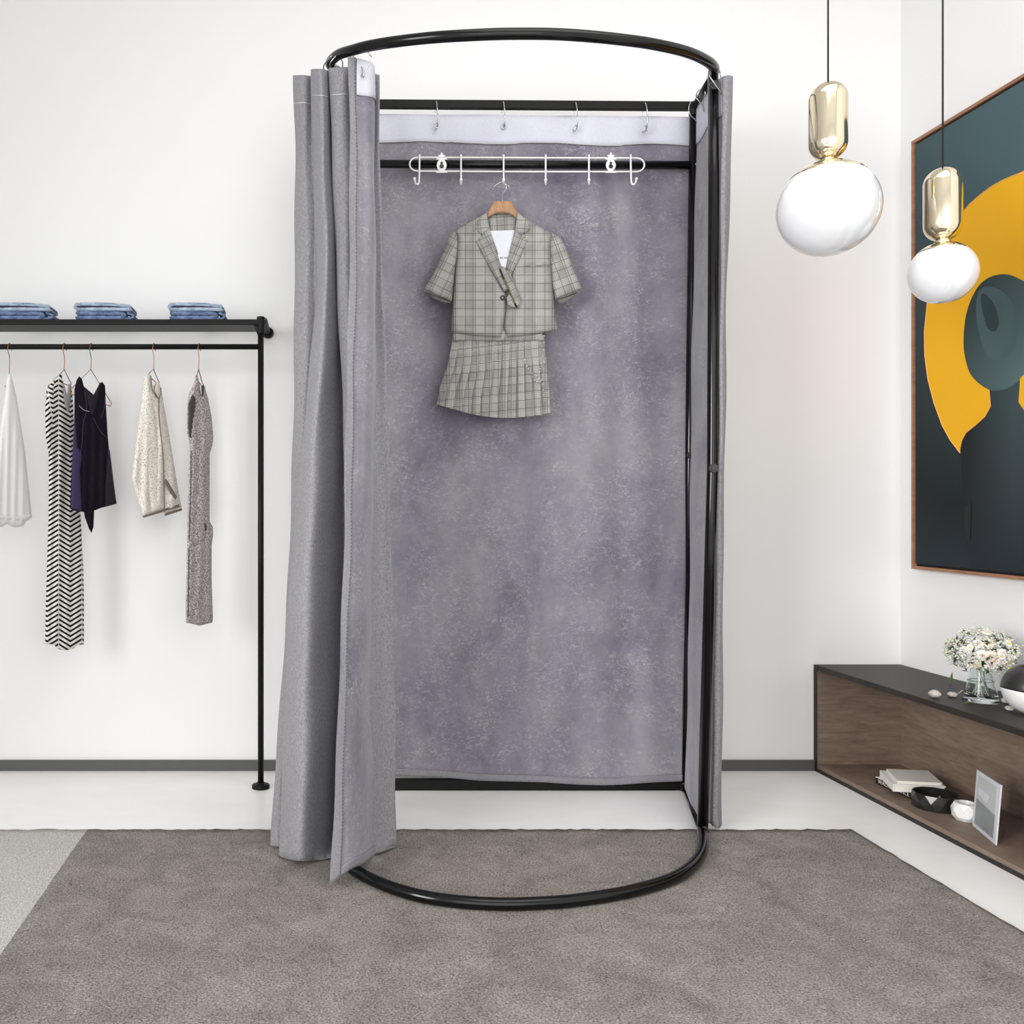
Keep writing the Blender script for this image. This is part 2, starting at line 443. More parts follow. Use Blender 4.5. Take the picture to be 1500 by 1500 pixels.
# arcs
ta = [(484,91),(496,80),(515,74),(540,67.5),(580,61),(640,54.5),(712,50.5),(760,49.5),(812,50),(860,53),(910,58),(956,64.5),(1004,75.5),(1035,89),(1046,100)]
pts = [P(497,106,2.60), P(487,99,2.57)]
for x, y in ta:
    t = max(-1, min(1, (x-765)/283)); Y = 2.55-0.35*math.sqrt(max(0, 1-t*t)); pts.append(P(x, y, Y))
pts.append(P(1044.5,110,2.55))
part('top_arc', tube(cr(pts, 6), 0.0138, 20), M['black'], fr)
ba = [(1029,1224),(1029.5,1238),(1025,1254),(1012,1270),(993,1283),(969,1293),(930,1304),(893,1311.5),(838,1319.5),(790,1323),(740,1324.5),(690,1322.5),(640,1317),(600,1308.5),(560,1295),(525,1278),(507,1264),(497,1248),(495,1232)]
pts = [G(x, y, 0.022) for x, y in ba]
pts = [Vector((front_r[-1].x, Yf_b, 0.022))]+pts[1:-1]+[Vector((front_l[-1].x, 2.50, 0.022))]
part('bottom_arc', tube(cr(pts, 6), 0.0142, 20), M['black'], fr)
def knob(px, py, Y, r=0.012):
    c = P(px, py, Y); d = (c-Vector((0,0,H))).normalized()
    m = MB().add(cyl(c, c-Vector((0,0.010,0)), r)).add(tube([c-Vector((0,0.010,0)), c-Vector((0,0.013,0))], r*0.62, 16))
    link('bolt_cap', m.v, m.f, M['bolt'], fr, bevel=0.0012)
knob(1044.5,126,2.535,0.0125); knob(1044,686,2.493); knob(1031,1216,2.452,0.0115); knob(1011,667,2.856,0.011)
for (x, y, Y) in ((1017,163,2.868),(1004,1152,2.868)):
    c = P(x, y, Y); link('corner_joint', *tube([c+Vector((0,0,-0.014)), c+Vector((0,0,0.014))], 0.0165, 16), M['blk'], fr, bevel=0.002)
sc = P(1019,241,2.853); part('screw', cyl(sc, sc-Vector((0,0.004,0)), 0.003, 10), M['chrome'], fr)

# ------------------------------------------------------------------ curtains
class Ribbon:
    """cols: list of (xs at levels, Ytop, Ybot, pytop, pybot)"""
    def __init__(s, levels, cols, wob=None): s.L = levels; s.c = cols; s.wob = wob
    def cmr(s, p0,p1,p2,p3,t): return 0.5*((2*p1)+(p2-p0)*t+(2*p0-5*p1+4*p2-p3)*t*t+(3*p1-p0-3*p2+p3)*t**3)
    def xat(s, xs, q):
        L = s.L; i = 0
        while i < len(L)-2 and q > L[i+1]: i += 1
        t = (q-L[i])/(L[i+1]-L[i]); n = len(xs)
        return s.cmr(xs[max(i-1,0)], xs[i], xs[i+1], xs[min(i+2,n-1)], t)
    def at(s, u, q):
        n = len(s.c); u = max(0, min(n-1.0001, u)); i = int(u); t = u-i
        idx = [max(i-1,0), i, i+1, min(i+2, n-1)]
        def g(fn): a = [fn(s.c[k]) for k in idx]; return s.cmr(*a, t)
        x = g(lambda c: s.xat(c[0], q)); Yt = g(lambda c: c[1]); Yb = g(lambda c: c[2]); pt = g(lambda c: c[3]); pb = g(lambda c: c[4])
        py = pt+(pb-pt)*q; Y = Yt+(Yb-Yt)*q
        if s.wob: dx, dy = s.wob(u, q); x += dx; Y += dy
        mx = F*(H-0.016)/(py-CY) if py > CY+50 else 99
        return P(x, py, min(Y, mx))
def grid(rb, u0, u1, nu, q0, q1, nq, off=0.0, qf=None):
    V = []; UV = []
    for j in range(nq+1):
        for i in range(nu+1):
            u = u0+(u1-u0)*i/nu
            a, b = (q0, q1) if qf is None else qf(u)
            q = a+(b-a)*j/nq
            p = rb.at(u, q)
            if off:
                du = rb.at(u+0.02, q)-rb.at(u-0.02, q); dq = rb.at(u, min(1,q+0.01))-rb.at(u, max(0,q-0.01))
                nrm = du.cross(dq)
                if nrm.length > 0: p = p+nrm.normalized()*off
            V.append(p); UV.append((u*20, q*100))
    Fs = [(j*(nu+1)+i, j*(nu+1)+i+1, (j+1)*(nu+1)+i+1, (j+1)*(nu+1)+i) for j in range(nq) for i in range(nu)]
    return V, Fs, UV
def cloth(name, g, mats, parent, thick=0.002, offset=0):
    o = link(name, g[0], g[1], mats, parent, uvs=g[2], closed=False)
    s = o.modifiers.new('Solidify', 'SOLIDIFY'); s.thickness = thick; s.offset = offset
    if len(mats) > 1: s.material_offset = 1
    return o
LV = [0, .12, .28, .45, .62, .78, 1]
left = Ribbon(LV, [
 ([500,500,500,500,500,500,500], 2.70, 2.44, 118, 1226),
 ([470,470,468,465,455,450,440], 2.66, 2.41, 114, 1230),
 ([431,434,432,431,425,415,399], 2.60, 2.40, 111, 1237),
 ([443,446,447,443,432,420,405], 2.53, 2.37, 110, 1240),
 ([456,459,462,455,436,424,412], 2.54, 2.36, 111, 1242),
 ([457,460,464,446,428,420,411], 2.51, 2.32, 102, 1254),
 ([469,473,477,462,452,446,440], 2.43, 2.24, 101, 1261),
 ([481,486,491,486,480,475,470], 2.48, 2.30, 104, 1259),
 ([486,490,496,504,503,498,488], 2.54, 2.38, 104, 1256),
 ([482.5,488,494,504,508,502,494], 2.45, 2.34, 100, 1262),
 ([496,499,503,512,516,512,505], 2.41, 2.30, 99, 1262),
 ([514,515,516,524,528,526,520], 2.42, 2.28, 99, 1258),
 ([540,541,544,548,555,560,560], 2.50, 2.34, 106, 1248),
 ([554,556,561,567,573,577,579.5], 2.49, 2.36, 110, 1239),
 ([551,553,557,562,562,566,570], 2.53, 2.36, 109, 1244),
 ([548,549,551,551,548,548,552], 2.55, 2.34, 106, 1250),
 ([545,546,546,543,537,532,532], 2.41, 2.19, 95, 1263),
 ([530,530,530,526,521,515,510], 2.385, 2.125, 88, 1274),
 ([511,511.5,511.5,506,503,496,484], 2.37, 2.10, 84, 1297),
], wob=lambda u, q: (0.9*math.sin(q*38+u*2)+0.7*math.sin(q*17+u)*(1 if u > 17 else .4), 0.003*math.sin(q*21+u*1.7)))
lc = thing('curtain', P(490,1230,2.35)*1.0, 'grey curtain bunched at the left front of the fitting room, its lining turned outward', 'curtain')
lc.location.z = 0.0
cloth('cloth_panel', grid(left, 0, 17.999, 216, 0, 1, 90), [M['velvet'], M['weave']], lc, 0.0025)
# material slots: the weave is the outside, velvet the inside
def whiteq(u):
    # lower edge of the header band per column
    rows = {12:(110,160),13:(110,160),14:(109,158),15:(106,152),16:(95,144),17:(88,141),18:(84,138)}
    i = int(u); t = u-i; a = rows.get(i, rows[18]); b = rows.get(i+1, rows[18])
    pb = a[1]+(b[1]-a[1])*t; pt = a[0]+(b[0]-a[0])*t
    c0 = left.c[min(i,18)]; c1 = left.c[min(i+1,18)]; bt = c0[4]+(c1[4]-c0[4])*t
    return 0.0, (pb-pt)/(bt-pt)
cloth('header_band', grid(left, 12.2, 17.35, 60, 0, 0.05, 6, off=0.0035, qf=whiteq), [M['header']], lc, 0.0012)
cloth('side_hem', grid(left, 17.40, 17.995, 8, 0.0, 1, 140, off=0.0035), [M['hemw']], lc, 0.0015)
cloth('bottom_hem', grid(left, 13.0, 17.99, 60, 0.988, 1, 3, off=0.0035), [M['hemw']], lc, 0.0012)
mb = MB()
for k in range(230):
    q = 0.004+k*0.992/230; a = left.at(17.42, q); b = left.at(17.42, q+0.0022)
    mb.add(tube([a+Vector((0,-0.006,0)), b+Vector((0,-0.006,0))], 0.0009, 5))
link('stitching', mb.v, mb.f, M['stitch'], lc)
for (u0, u1, py) in ((2.1,3.95,152),(5.1,7.0,141),(9.0,11.0,140)):
    c = left.c[int(u0)]; q = (py-c[3])/(c[4]-c[3]); 
    path = [left.at(u0+(u1-u0)*k/20, q)+Vector((0,-0.0025,0)) for k in range(21)]
    part('header_seam', tube(path, 0.0011, 6), M['stitchl'], lc)
def torus(c, R, r, axis='y', n=24, seg=8):
    pth = []
    for k in range(n):
        a = 2*PI*k/n; d = Vector((math.cos(a),0,math.sin(a)))*R if axis == 'y' else Vector((0,math.cos(a),math.sin(a)))*R
        pth.append(Vector(c)+d)
    return tube(pth, r, seg, closed=True)
part('eyelet', torus(P(530.5,112,2.372), 0.0045, 0.0016), M['chrome'], lc)

# back curtain
def bw(u, q): 
    x = u
    return (0, 0.007*math.sin(x*2.3+q*1.5)+0.004*math.sin(x*5.1-q*3)+0.003*math.sin(x*1.1+q*9))
back = Ribbon([0,.5,1], [([500+i*(511/10.), 503+i*(505/10.), 506+i*(493/10.)], 2.895, 2.8635 if 1 else 0, t, b) for i, (t, b) in enumerate(
  [(167,1134),(167.5,1134),(168,1136),(169,1139),(168.5,1143),(169.5,1144.5),(170,1146),(170,1149),(171,1149.5),(171,1146),(172,1144)])], wob=lambda u, q: bw(u, q) if q < 0.95 else tuple(v*(1-(q-0.95)*20*0.8) for v in bw(u, q)))
bc = thing('curtain', P(755,1150,2.89), 'flat mottled grey-purple curtain panel across the back of the fitting room', 'curtain')
bc.location.z = 0.0
cloth('cloth_panel', grid(back, 0, 9.999, 120, 0, 1, 80), [M['weave'], M['velvet']], bc, 0.002)
def wq(u):
    pb = 207.5+0.6*u+1.6*math.sin(u*1.9)
    c = back.c[min(9,int(u))]; return 0.0, (pb-c[3])/(c[4]-c[3])
cloth('header_band', grid(back, 0, 9.999, 120, 0, 0.04, 6, off=-0.003, qf=wq), [M['header']], bc, 0.0012)
mb = MB().add(tube([back.at(9.98*k/80, wq(9.98*k/80)[1])+Vector((0,-0.006,0)) for k in range(81)], 0.0012, 6))
link('header_seam', mb.v, mb.f, M['stitchl'], bc)
cloth('bottom_hem', grid(back, 0, 9.999, 120, 0.990, 1, 3, off=-0.003), [M['hemw']], bc, 0.0012)
for ex, ey in ((640,184),(738,185),(844,187),(946,188)):
    part('eyelet', torus(P(ex, ey, 2.872), 0.0072, 0.0019), M['chrome'], bc)

# right curtain
right = Ribbon(LV, [
 ([1019,1017,1014,1012,1011,1009,1004], 2.885, 2.83, 165, 1163),
 ([1025,1025,1023,1020,1017,1012,1012], 2.80, 2.68, 152, 1186),
 ([1031,1031,1030,1027,1024,1021,1018], 2.75, 2.60, 138, 1202),
 ([1040,1040,1040,1038,1036,1032,1025], 2.67, 2.52, 122, 1212),
 ([1049,1049,1048,1046,1042,1038,1030], 2.63, 2.54, 118, 1208),
 ([1055,1055,1054,1052,1048,1045,1039], 2.58, 2.54, 116, 1206),
 ([1059,1058,1056.5,1054,1050,1048,1045], 2.53, 2.50, 113, 1209),
 ([1065,1063,1060,1058,1055,1054,1051], 2.525, 2.50, 111, 1214),
 ([1071,1069,1062.5,1061,1057.5,1057,1055], 2.55, 2.52, 112, 1208),
], wob=lambda u, q: (0.8*math.sin(q*30+u), 0))
rc = thing('curtain', P(1040,1210,2.6), 'narrow grey-purple curtain gathered along the right side of the fitting room', 'curtain')
rc.location.z = 0.0
cloth('cloth_panel', grid(right, 0, 7.999, 80, 0, 1, 90), [M['weave'], M['velvet']], rc, 0.002)
def rq(u):
    tb = [(165,212),(152,208),(138,200),(122,184),(118,178),(116,172),(113,168),(111,168),(112,168)]
    i = min(7, int(u)); t = u-i; a, b = tb[i], tb[i+1]
    pb = a[1]+(b[1]-a[1])*t; pt = a[0]+(b[0]-a[0])*t; c0 = right.c[i]; c1 = right.c[i+1]; bt = c0[4]+(c1[4]-c0[4])*t
    return 0.0, (pb-pt)/(bt-pt)
cloth('header_band', grid(right, 0.2, 5.95, 50, 0, 0.05, 6, off=-0.003, qf=rq), [M['header']], rc, 0.0012)
cloth('side_hem', grid(right, 6.0, 7.999, 12, 0, 1, 120, off=-0.003), [M['weave']], rc, 0.0015)
mb = MB()
for k in range(200):
    q = 0.004+k*0.992/200; a = right.at(6.05, q); b = right.at(6.05, q+0.0024)
    mb.add(tube([a+Vector((0,-0.005,0)), b+Vector((0,-0.005,0))], 0.0009, 5))
link('stitching', mb.v, mb.f, M['stitchl'], rc)

# curtain rings
RG = 'metal curtain rings on the fitting room rails'
def ring_loop(path, r, label):
    v, f = tube(path, r, 8, closed=True)
    return tag(link('curtain_ring', v, f, M['chrome']), label, 'curtain ring', RG)
for i, (rx, y0, y1) in enumerate(((640,147,187),(738,147.5,188),(844,148.5,190),(946,149,191))):
    zc = (P(rx, y0, 2.87).z+P(rx, y1, 2.87).z)/2; hh = (P(rx, y0, 2.87).z-P(rx, y1, 2.87).z)/2
    x = P(rx, 150, 2.87).x
    pth = [Vector((x+0.0015*math.sin(a*2), 2.882+0.026*math.cos(a), zc+hh*math.sin(a))) for a in [2*PI*k/32 for k in range(32)]]
    ring_loop(pth, 0.0019, ['wire curtain ring at the far left of the straight back rail', 'wire curtain ring on the back rail straight above the wooden hanger', 'wire curtain ring on the back rail right of the wooden hanger', 'wire curtain ring on the back rail nearest the right upright'][i])
def ring_px(pp, label, r=0.0017):
    pth = cr([P(*p) for p in pp]+[P(*pp[0])], 5)[:-1]; ring_loop(pth, r, label)
ring_px([(525,64,2.365),(518,68,2.375),(517,80,2.38),(520,86,2.385),(530,100,2.375),(531,112,2.368),(537,101,2.36),(544,84,2.35),(540,79,2.345),(534,66,2.35)], 'large open wire ring holding the turned-out curtain edge on the curved top rail')
ring_px([(486,82,2.45),(480,88,2.46),(474,97,2.48),(476,104,2.50),(482,106,2.52),(488,101,2.50),(491,90,2.47)], 'wire curtain ring at the left end of the curved top rail')
ring_px([(492,82,2.43),(484,92,2.44),(484,101,2.46),(490,103,2.49),(500,101,2.50),(502,92,2.48),(498,84,2.45)], 'wire curtain ring beside the left end of the curved top rail, second from it')
ring_px([(1049,94,2.51),(1041,100,2.50),(1038,108,2.515),(1046,122,2.52),(1056,136,2.53),(1058,142,2.54),(1058,126,2.56),(1054,104,2.56)], 'wire ring hooked around the top of the right front upright')
ring_px([(1032,128,2.66),(1023,133,2.70),(1020,142,2.73),(1028,153,2.72),(1031,163,2.70),(1030,150,2.68),(1033,138,2.66)], 'wire ring on the slanting right side rail')
ring_px([(1012,149,2.84),(1009,158,2.835),(1011,168,2.835),(1018,175,2.84),(1023,183,2.85),(1022,172,2.87),(1017,160,2.90),(1015,151,2.90)], 'wire ring at the back right corner of the fitting room')

# ------------------------------------------------------------------ white hook rack over the rail
hr = thing('hook_rack', P(771,271,2.82), 'white wire hook rack with pineapple brackets hung over the fitting room rail', 'hook rack')
YH = 2.826
pp = []
for a in range(9): t = PI/2+PI*a/8; pp.append((611+11*math.cos(t), 240.6-10*math.sin(t)))
pb = []
for a in range(9): t = -PI/2+PI*a/8; pb.append((933+11*math.cos(t), 241.5-10*math.sin(t)))
loop = [P(x, y, YH) for x, y in pp]+[P(700,251.2,YH), P(800,251.6,YH)]+[P(x, y, YH) for x, y in pb]+[P(800,231.2,YH), P(700,230.8,YH)]
part('wire_frame', tube(loop, 0.0026, 8, closed=True), M['white'], hr)
for i, hx in enumerate((614.5,675.3,737.7,799.3,862.7,924)):
    side = -7 if i == 0 else (8 if i == 5 else 0)
    tops = P(hx, 226.5, YH-0.005)
    if side:
        pth = [tops, P(hx,240,YH-0.006), P(hx+(0.5*side/7), 262, YH-0.006), P(hx+side*0.25,269.5,YH-0.009), P(hx+side*0.75,269,YH-0.014), P(hx+side*1.05,262,YH-0.018)]
    else:
        pth = [tops, P(hx,240,YH-0.006), P(hx,263,YH-0.007), P(hx,270,YH-0.014), P(hx,269,YH-0.026), P(hx,263.5,YH-0.03)]
    part('hook', tube(cr(pth, 5), 0.0027, 10), M['white'], hr)
    e = pth[-1]; mbk = MB().add(lathe([(0.0005,-0.005),(0.0036,-0.0036),(0.005,0),(0.0036,0.0036),(0.0005,0.005)], e, 10))
    link('hook_tip', mbk.v, mbk.f, M['white'], hr)
for bx in (647, 894.8):
    star = [(-3.5,256-242),(3.5,14),(8,11),(8,9.6),(3,9),(6.5,4),(7.4,0),(6.5,-4),(4,-8),(8.5,-8.5),(6,-11.5),(2.2,-10.5),(6,-15),(2.5,-14.8),(0,-19.5),(-2.5,-14.8),(-6,-15),(-2.2,-10.5),(-6,-11.5),(-8.5,-8.5),(-4,-8),(-6.5,-4),(-7.4,0),(-6.5,4),(-3,9),(-8,9.6),(-8,11)]
    star = star[2:]
    puff('pineapple_bracket', [(bx+a*1.0, 242+b) for a, b in star], flat(YH-0.004), 0.0015, 0.0015, edge=1, step=2.0, mat=M['white'], parent=hr, smooth=False)
    key = [(bx+3.3*math.sin(2*PI*k/14), 243.5+3.3*math.cos(2*PI*k/14)) for k in range(14)]
    puff('keyhole', key, flat(YH-0.0066), 0.0004, 0.0004, edge=0.5, step=2.0, mat=M['blk'], parent=hr, smooth=False)
    key = [(bx+1.9*math.sin(2*PI*k/12), 238.8+2.2*math.cos(2*PI*k/12)) for k in range(12)]
    puff('keyhole', key, flat(YH-0.0067), 0.0004, 0.0004, edge=0.5, step=2.0, mat=M['blk'], parent=hr, smooth=False)

# ------------------------------------------------------------------ outfit
YO = 2.802
wh = thing('clothes_hanger', P(737,320,YO), 'short beech wood hanger with wire hook holding the checked blazer', 'hanger')
puff('hanger_bar', [(713,320),(714,311),(719.5,302),(724,294.5),(749,294.5),(753,303),(758,311),(757,320.5),(750,315.5),(743,312.6),(736,312),(728,312.6),(720,316)], flat(YO-0.012), 0.006, 0.006, edge=2.5, step=2.6, mat=M['ply'], parent=wh)
hkp = [P(736.5,295,YO-0.012), P(735.5,288,YO-0.012), P(737,283,YO-0.012), P(741.5,278,YO-0.013), P(741.5,273,YO-0.014), P(739,268.5,YO-0.013), P(735.5,266.5,YO-0.012), P(731,268.5,YO-0.012), P(726,271.5,YO-0.012), P(722.5,274.5,YO-0.012)]
part('hook', tube(cr(hkp, 5), 0.0013, 8), M['chrome'], wh)
part('hook_wire', tube(cr([P(738,267,YO-0.015), P(741,270,YO-0.014), P(745,272.5,YO-0.013), P(746.5,275,YO-0.013)], 5), 0.001, 8), M['chrome'], wh)

bz = thing('blazer', P(737,494,YO), 'short-sleeved grey plaid blazer hanging on the wooden hanger inside the fitting room', 'blazer')
rip = lambda x, y: 0.0016*math.sin(x*0.35+y*0.06)+0.0012*math.sin(y*0.21+x*0.1)
puff('back_panel', [(715,313),(757,313),(806,342),(812,470),(790,482),(735,485),(665,480),(668,350)], flat(YO+0.004), 0.001, 0.008, edge=5, step=7, mat=M['plaid'], parent=bz)
puff('neck_lining', [(716,320),(720,314),(757,314),(757,332),(754,342),(717,342)], flat(YO), 0.0015, 0.001, edge=2, step=5, mat=M['plaid'], parent=bz, uvrot=0.05)
lf = [(713,312),(694,322),(675,333),(668,338),(671,352),(669.5,380),(667,400),(664,440),(661,485),(690,491),(733.5,494),(737,477),(742,448),(742,432),(718,384),(712,350)]
puff('front_panel', lf, flat(YO-0.003), 0.013, 0.002, edge=8, step=5, mat=M['plaid'], parent=bz, ripple=rip)
rf = [(758,311),(776,324),(790,332),(808,341.5),(806,362),(806.5,385),(809,416),(812,452),(816.5,483.5),(780,490.5),(743.5,494),(738,478),(742,448),(747,404),(756,345)]
puff('front_panel', rf, flat(YO-0.001), 0.013, 0.002, edge=8, step=5, mat=M['plaid'], parent=bz, ripple=rip)
puff('sleeve', [(669,337.5),(659,343),(654,356),(648,372),(635,400),(620,425.5),(641,434),(661.5,441.5),(664,420),(666,398),(670,372),(671,350)], flat(YO), 0.014, 0.006, edge=9, step=4, mat=M['plaid'], parent=bz, uvrot=-0.45, ripple=rip)
puff('sleeve', [(807,340),(812,343),(821,349),(828,360),(838,388),(853,424.5),(834,433),(813.5,439),(809.5,416),(806.5,380),(806,358)], flat(YO), 0.014, 0.006, edge=9, step=4, mat=M['plaid'], parent=bz, uvrot=0.36, ripple=rip)
puff('cuff_underside', [(628,430),(641,433),(661,441),(661,444),(649,443.5),(636,438)], flat(YO+0.006), 0.003, 0.003, edge=2, step=3, mat=M['lining'], parent=bz)  # underside of the cuff, its shade put into a darker plain colour
puff('cuff_underside', [(814,438),(834,432),(846,428),(838,438),(825,444.5),(819,444)], flat(YO+0.006), 0.003, 0.003, edge=2, step=3, mat=M['lining'], parent=bz)
puff('insert_card', [(717.5,338),(754,337.2),(741,395),(738,395)], flat(YO-0.011), 0.001, 0.001, edge=1, step=6, mat=M['tag'], parent=bz, smooth=False)
puff('insert_card', [(722,372),(746,372),(741,396),(737,396)], flat(YO-0.0135), 0.0008, 0.0008, edge=1, step=6, mat=M['tag'], parent=bz, smooth=False)
text('lettering', 'RE WO', 0.0085, M['blk'], bz, P(739,378,YO-0.0148), (1,0,0), (0,0,1), 0.0002)
part('tag_cord', tube(cr([P(733.5,359,YO-0.0125), P(734.5,363,YO-0.0125), P(733,367,YO-0.0125), P(732.5,371,YO-0.0125)], 4), 0.0008, 6), M['white'], bz)
YL = YO-0.017
puff('collar', [(713,312),(716,330),(718,338),(706,344),(694,338.5),(698,325),(705,316.5)], flat(YL+0.001), 0.003, 0.002, edge=2, step=4, mat=M['plaid'], parent=bz, uvrot=0.1)
puff('collar', [(758,311),(776,325.5),(776,338),(764.5,343.5),(754,338),(756,328)], flat(YL+0.001), 0.003, 0.002, edge=2, step=4, mat=M['plaid'], parent=bz, uvrot=-0.1)
puff('lapel', [(716,333),(718,338),(734,390),(746,424),(738,427),(718,392),(697,354),(706,345)], flat(YL-0.001), 0.006, 0.002, edge=2, step=4, mat=M['plaid'], parent=bz, uvrot=0.45)
puff('lapel', [(755,334),(763.5,345),(773,351.5),(762,378),(747.5,405),(740.5,393),(748,362)], flat(YL+0.001), 0.006, 0.002, edge=2, step=4, mat=M['plaid'], parent=bz, uvrot=-0.4)
puff('cross_strap', [(731,388),(738,391),(748,401),(763,438),(761,449),(756,452.5),(743,446),(742,436),(747,430),(736,405)], flat(YL-0.006), 0.003, 0.001, edge=2, step=4, mat=M['plaid'], parent=bz, uvrot=0.5)
part('zip', tube([P(732,394,YL-0.0105), P(757,451,YL-0.0105)], 0.0022, 8), M['blk'], bz)
mb = MB()
for k in range(14):
    t = 0.28+k*0.045
    a = P(732+25*t, 394+57*t, YL-0.0125); mb.add(torus(a, 0.0012, 0.0006, 'y', 10, 5))
link('zip_chain', mb.v, mb.f, M['gold'], bz)
bt = MB().add(cyl(P(736.3,436,YO-0.015), P(736.3,436,YO-0.021), 0.0078, 24)); bo = link('button', bt.v, bt.f, M['blk'], bz, bevel=0.001)
part('button_hole', cyl(P(736.3,436,YO-0.021), P(736.3,436,YO-0.0214), 0.0016, 10), M['tag'], bo)
puff('pocket_welt', [(761,386.5),(805,384),(805.5,388.5),(761.5,391)], flat(YO-0.0145), 0.0022, 0.001, edge=1.2, step=4, mat=M['plaid'], parent=bz)

sk = thing('skirt', P(735,610,YO), 'pleated grey plaid mini skirt hanging below the blazer', 'skirt')
def lerp_pts(pl, t):
    t *= len(pl)-1; k = min(int(t), len(pl)-2); f = t-k
    return tuple(pl[k][q]*(1-f)+pl[k+1][q]*f for q in (0, 1))
hem = [(640,592),(654,596.5),(672,601.5),(688,606),(705,609.2),(722,611.3),(740,612.2),(757,612),(775,610.6),(791,608.3),(806.5,604.5)]
def side(t, left):
    return lerp_pts([(664,482),(661,505),(655,532),(645,571),(640,592)] if left else [(798,482),(799,503),(801.5,530),(804.5,566),(806.5,604.5)], t)
npl = 13; nr = 26; V = []; UV = []; Fs = []
cols = []
for k in range(npl):
    w_ = 1.0/npl; cols += [(k*w_, 0.0, k), ((k+0.35)*w_, 0.6, k), ((k+0.75)*w_, 0.95, k), ((k+0.985)*w_, 1.0, k)]
cols.append((1.0, 0.0, npl-1))
for side_ in (0, 1):
    for r_ in range(nr+1):
        v_ = r_/nr
        for (u_, dpt, k) in cols:
            L_ = side(v_, True); R_ = side(v_, False); hb = lerp_pts(hem, u_)
            x = (L_[0]*(1-u_)+R_[0]*u_)*(1-v_)+(L_[0]+(R_[0]-L_[0])*((hb[0]-640)/166.5))*v_
            y = 482+(hb[1]-482)*v_
            e = min(1, u_*14, (1-u_)*14)
            open_ = max(0.0, min(1.0, (v_-0.16)/0.35))
            dd = (0.006+0.0035*math.sin(u_*9))*e+(dpt*0.0105*open_) if side_ == 0 else -0.005*e
            V.append(P(x, y, YO+0.014-dd)); UV.append((x*0.97+k*5.3, y+k*1.3))
nc = len(cols); NN = nc*(nr+1)
for r_ in range(nr):
    for c_ in range(nc-1):
        a_ = r_*nc+c_; Fs.append((a_, a_+1, a_+nc+1, a_+nc)); Fs.append((a_+NN, a_+nc+NN, a_+nc+1+NN, a_+1+NN))
bd = [c_ for c_ in range(nc)]+[r_*nc+nc-1 for r_ in range(1, nr+1)]+[nr*nc+c_ for c_ in range(nc-2, -1, -1)]+[r_*nc for r_ in range(nr-1, 0, -1)]
for k in range(len(bd)): Fs.append((bd[k], bd[(k+1) % len(bd)], bd[(k+1) % len(bd)]+NN, bd[k]+NN))
link('skirt_body', V, Fs, M['plaid'], sk, uvs=UV, smooth=False)
puff('waistband', [(664,484),(797,484),(798,499),(663,499)], flat(YO+0.003), 0.002, 0.002, edge=2, step=5, mat=M['plaid'], parent=sk)
mb = MB()
def chain(pl, n):
    pts = cr([P(x, y, YO-0.0095) for x, y in pl], 12)
    for k in range(n):
        p = pts[int(k*(len(pts)-1)/(n-1))]; mb.add(torus(p, 0.0017, 0.0007, 'y' if k % 2 else 'x', 10, 5))
chain([(761.5,495),(764,512),(768,528),(774,540),(782,549),(788,551),(791,543),(795,520),(797,492)], 46)
chain([(768,525),(776,545),(784,557),(790,560),(795,552),(797,530)], 24)
chain([(795,560),(796,575),(798,586)], 9)
link('chain', mb.v, mb.f, M['chrome'], sk)
cb = P(797,489,YO-0.002)
part('clip', box(cb-Vector((0.003,0.004,0.004)), cb+Vector((0.003,0.004,0.004))), M['blk'], sk, smooth=False, bevel=0.001)

# ------------------------------------------------------------------ clothes rack (left)
rk = thing('clothes_rack', (P(382,1154,2.905).x, 2.905, 0), 'wall-mounted black pipe clothes rack with shelf and hanging rail', 'clothes rack')
YR = 2.905; xp = P(382,700,YR).x; xl = -1.9
zt = P(0,465,YR).z
part('post', tube([(xp, YR, 0.004), (xp, YR, zt)], 0.0095, 20), M['blackm'], rk)
part('post', tube([(xl, YR, 0.004), (xl, YR, zt)], 0.0095, 20), M['blackm'], rk)
for x in (xp, xl):
    mb = MB().add(lathe([(0.0,0),(0.0285,0.0),(0.0285,0.009),(0.027,0.011),(0.013,0.012),(0.012,0.018),(0.0,0.018)], (x, YR, 0.0), 32, cap=False))
    link('floor_flange', mb.v, mb.f, M['blackm'], rk)
part('shelf', box((xl, 2.893, P(0,476,2.893).z), (xp+0.004, 3.01, P(0,467.5,2.893).z)), M['blackm'], rk, smooth=False, bevel=0.0015)
zr = P(0,508,YR).z
part('hanging_rail', tube([(xl, YR, zr), (xp, YR, zr)], 0.0088, 16), M['blackm'], rk)
zf = P(0,487,3.09).z
part('wall_pipe', tube([(xp, YR, zt-0.02), (xp+0.01, 2.95, zf+0.012), (xp+0.014, 3.08, zf)], 0.0095, 14), M['blackm'], rk)
part('wall_flange', tube([(xp+0.014, 3.075, zf), (xp+0.014, 3.088, zf), (xp+0.014, YW-0.0005, zf)], [0.012, 0.019, 0.020], 24), M['blackm'], rk)
part('corner_fitting', tube([(xp, YR, zt-0.052), (xp, YR, zt+0.002)], 0.0125, 20), M['blackm'], rk, bevel=0.0015)
gx = P(375,490,2.895).x
puff('bracket', [(371,476),(379,476),(379,496),(377,490)], flat(2.897), 0.002, 0.002, edge=1, step=3, mat=M['blackm'], parent=rk, smooth=False)

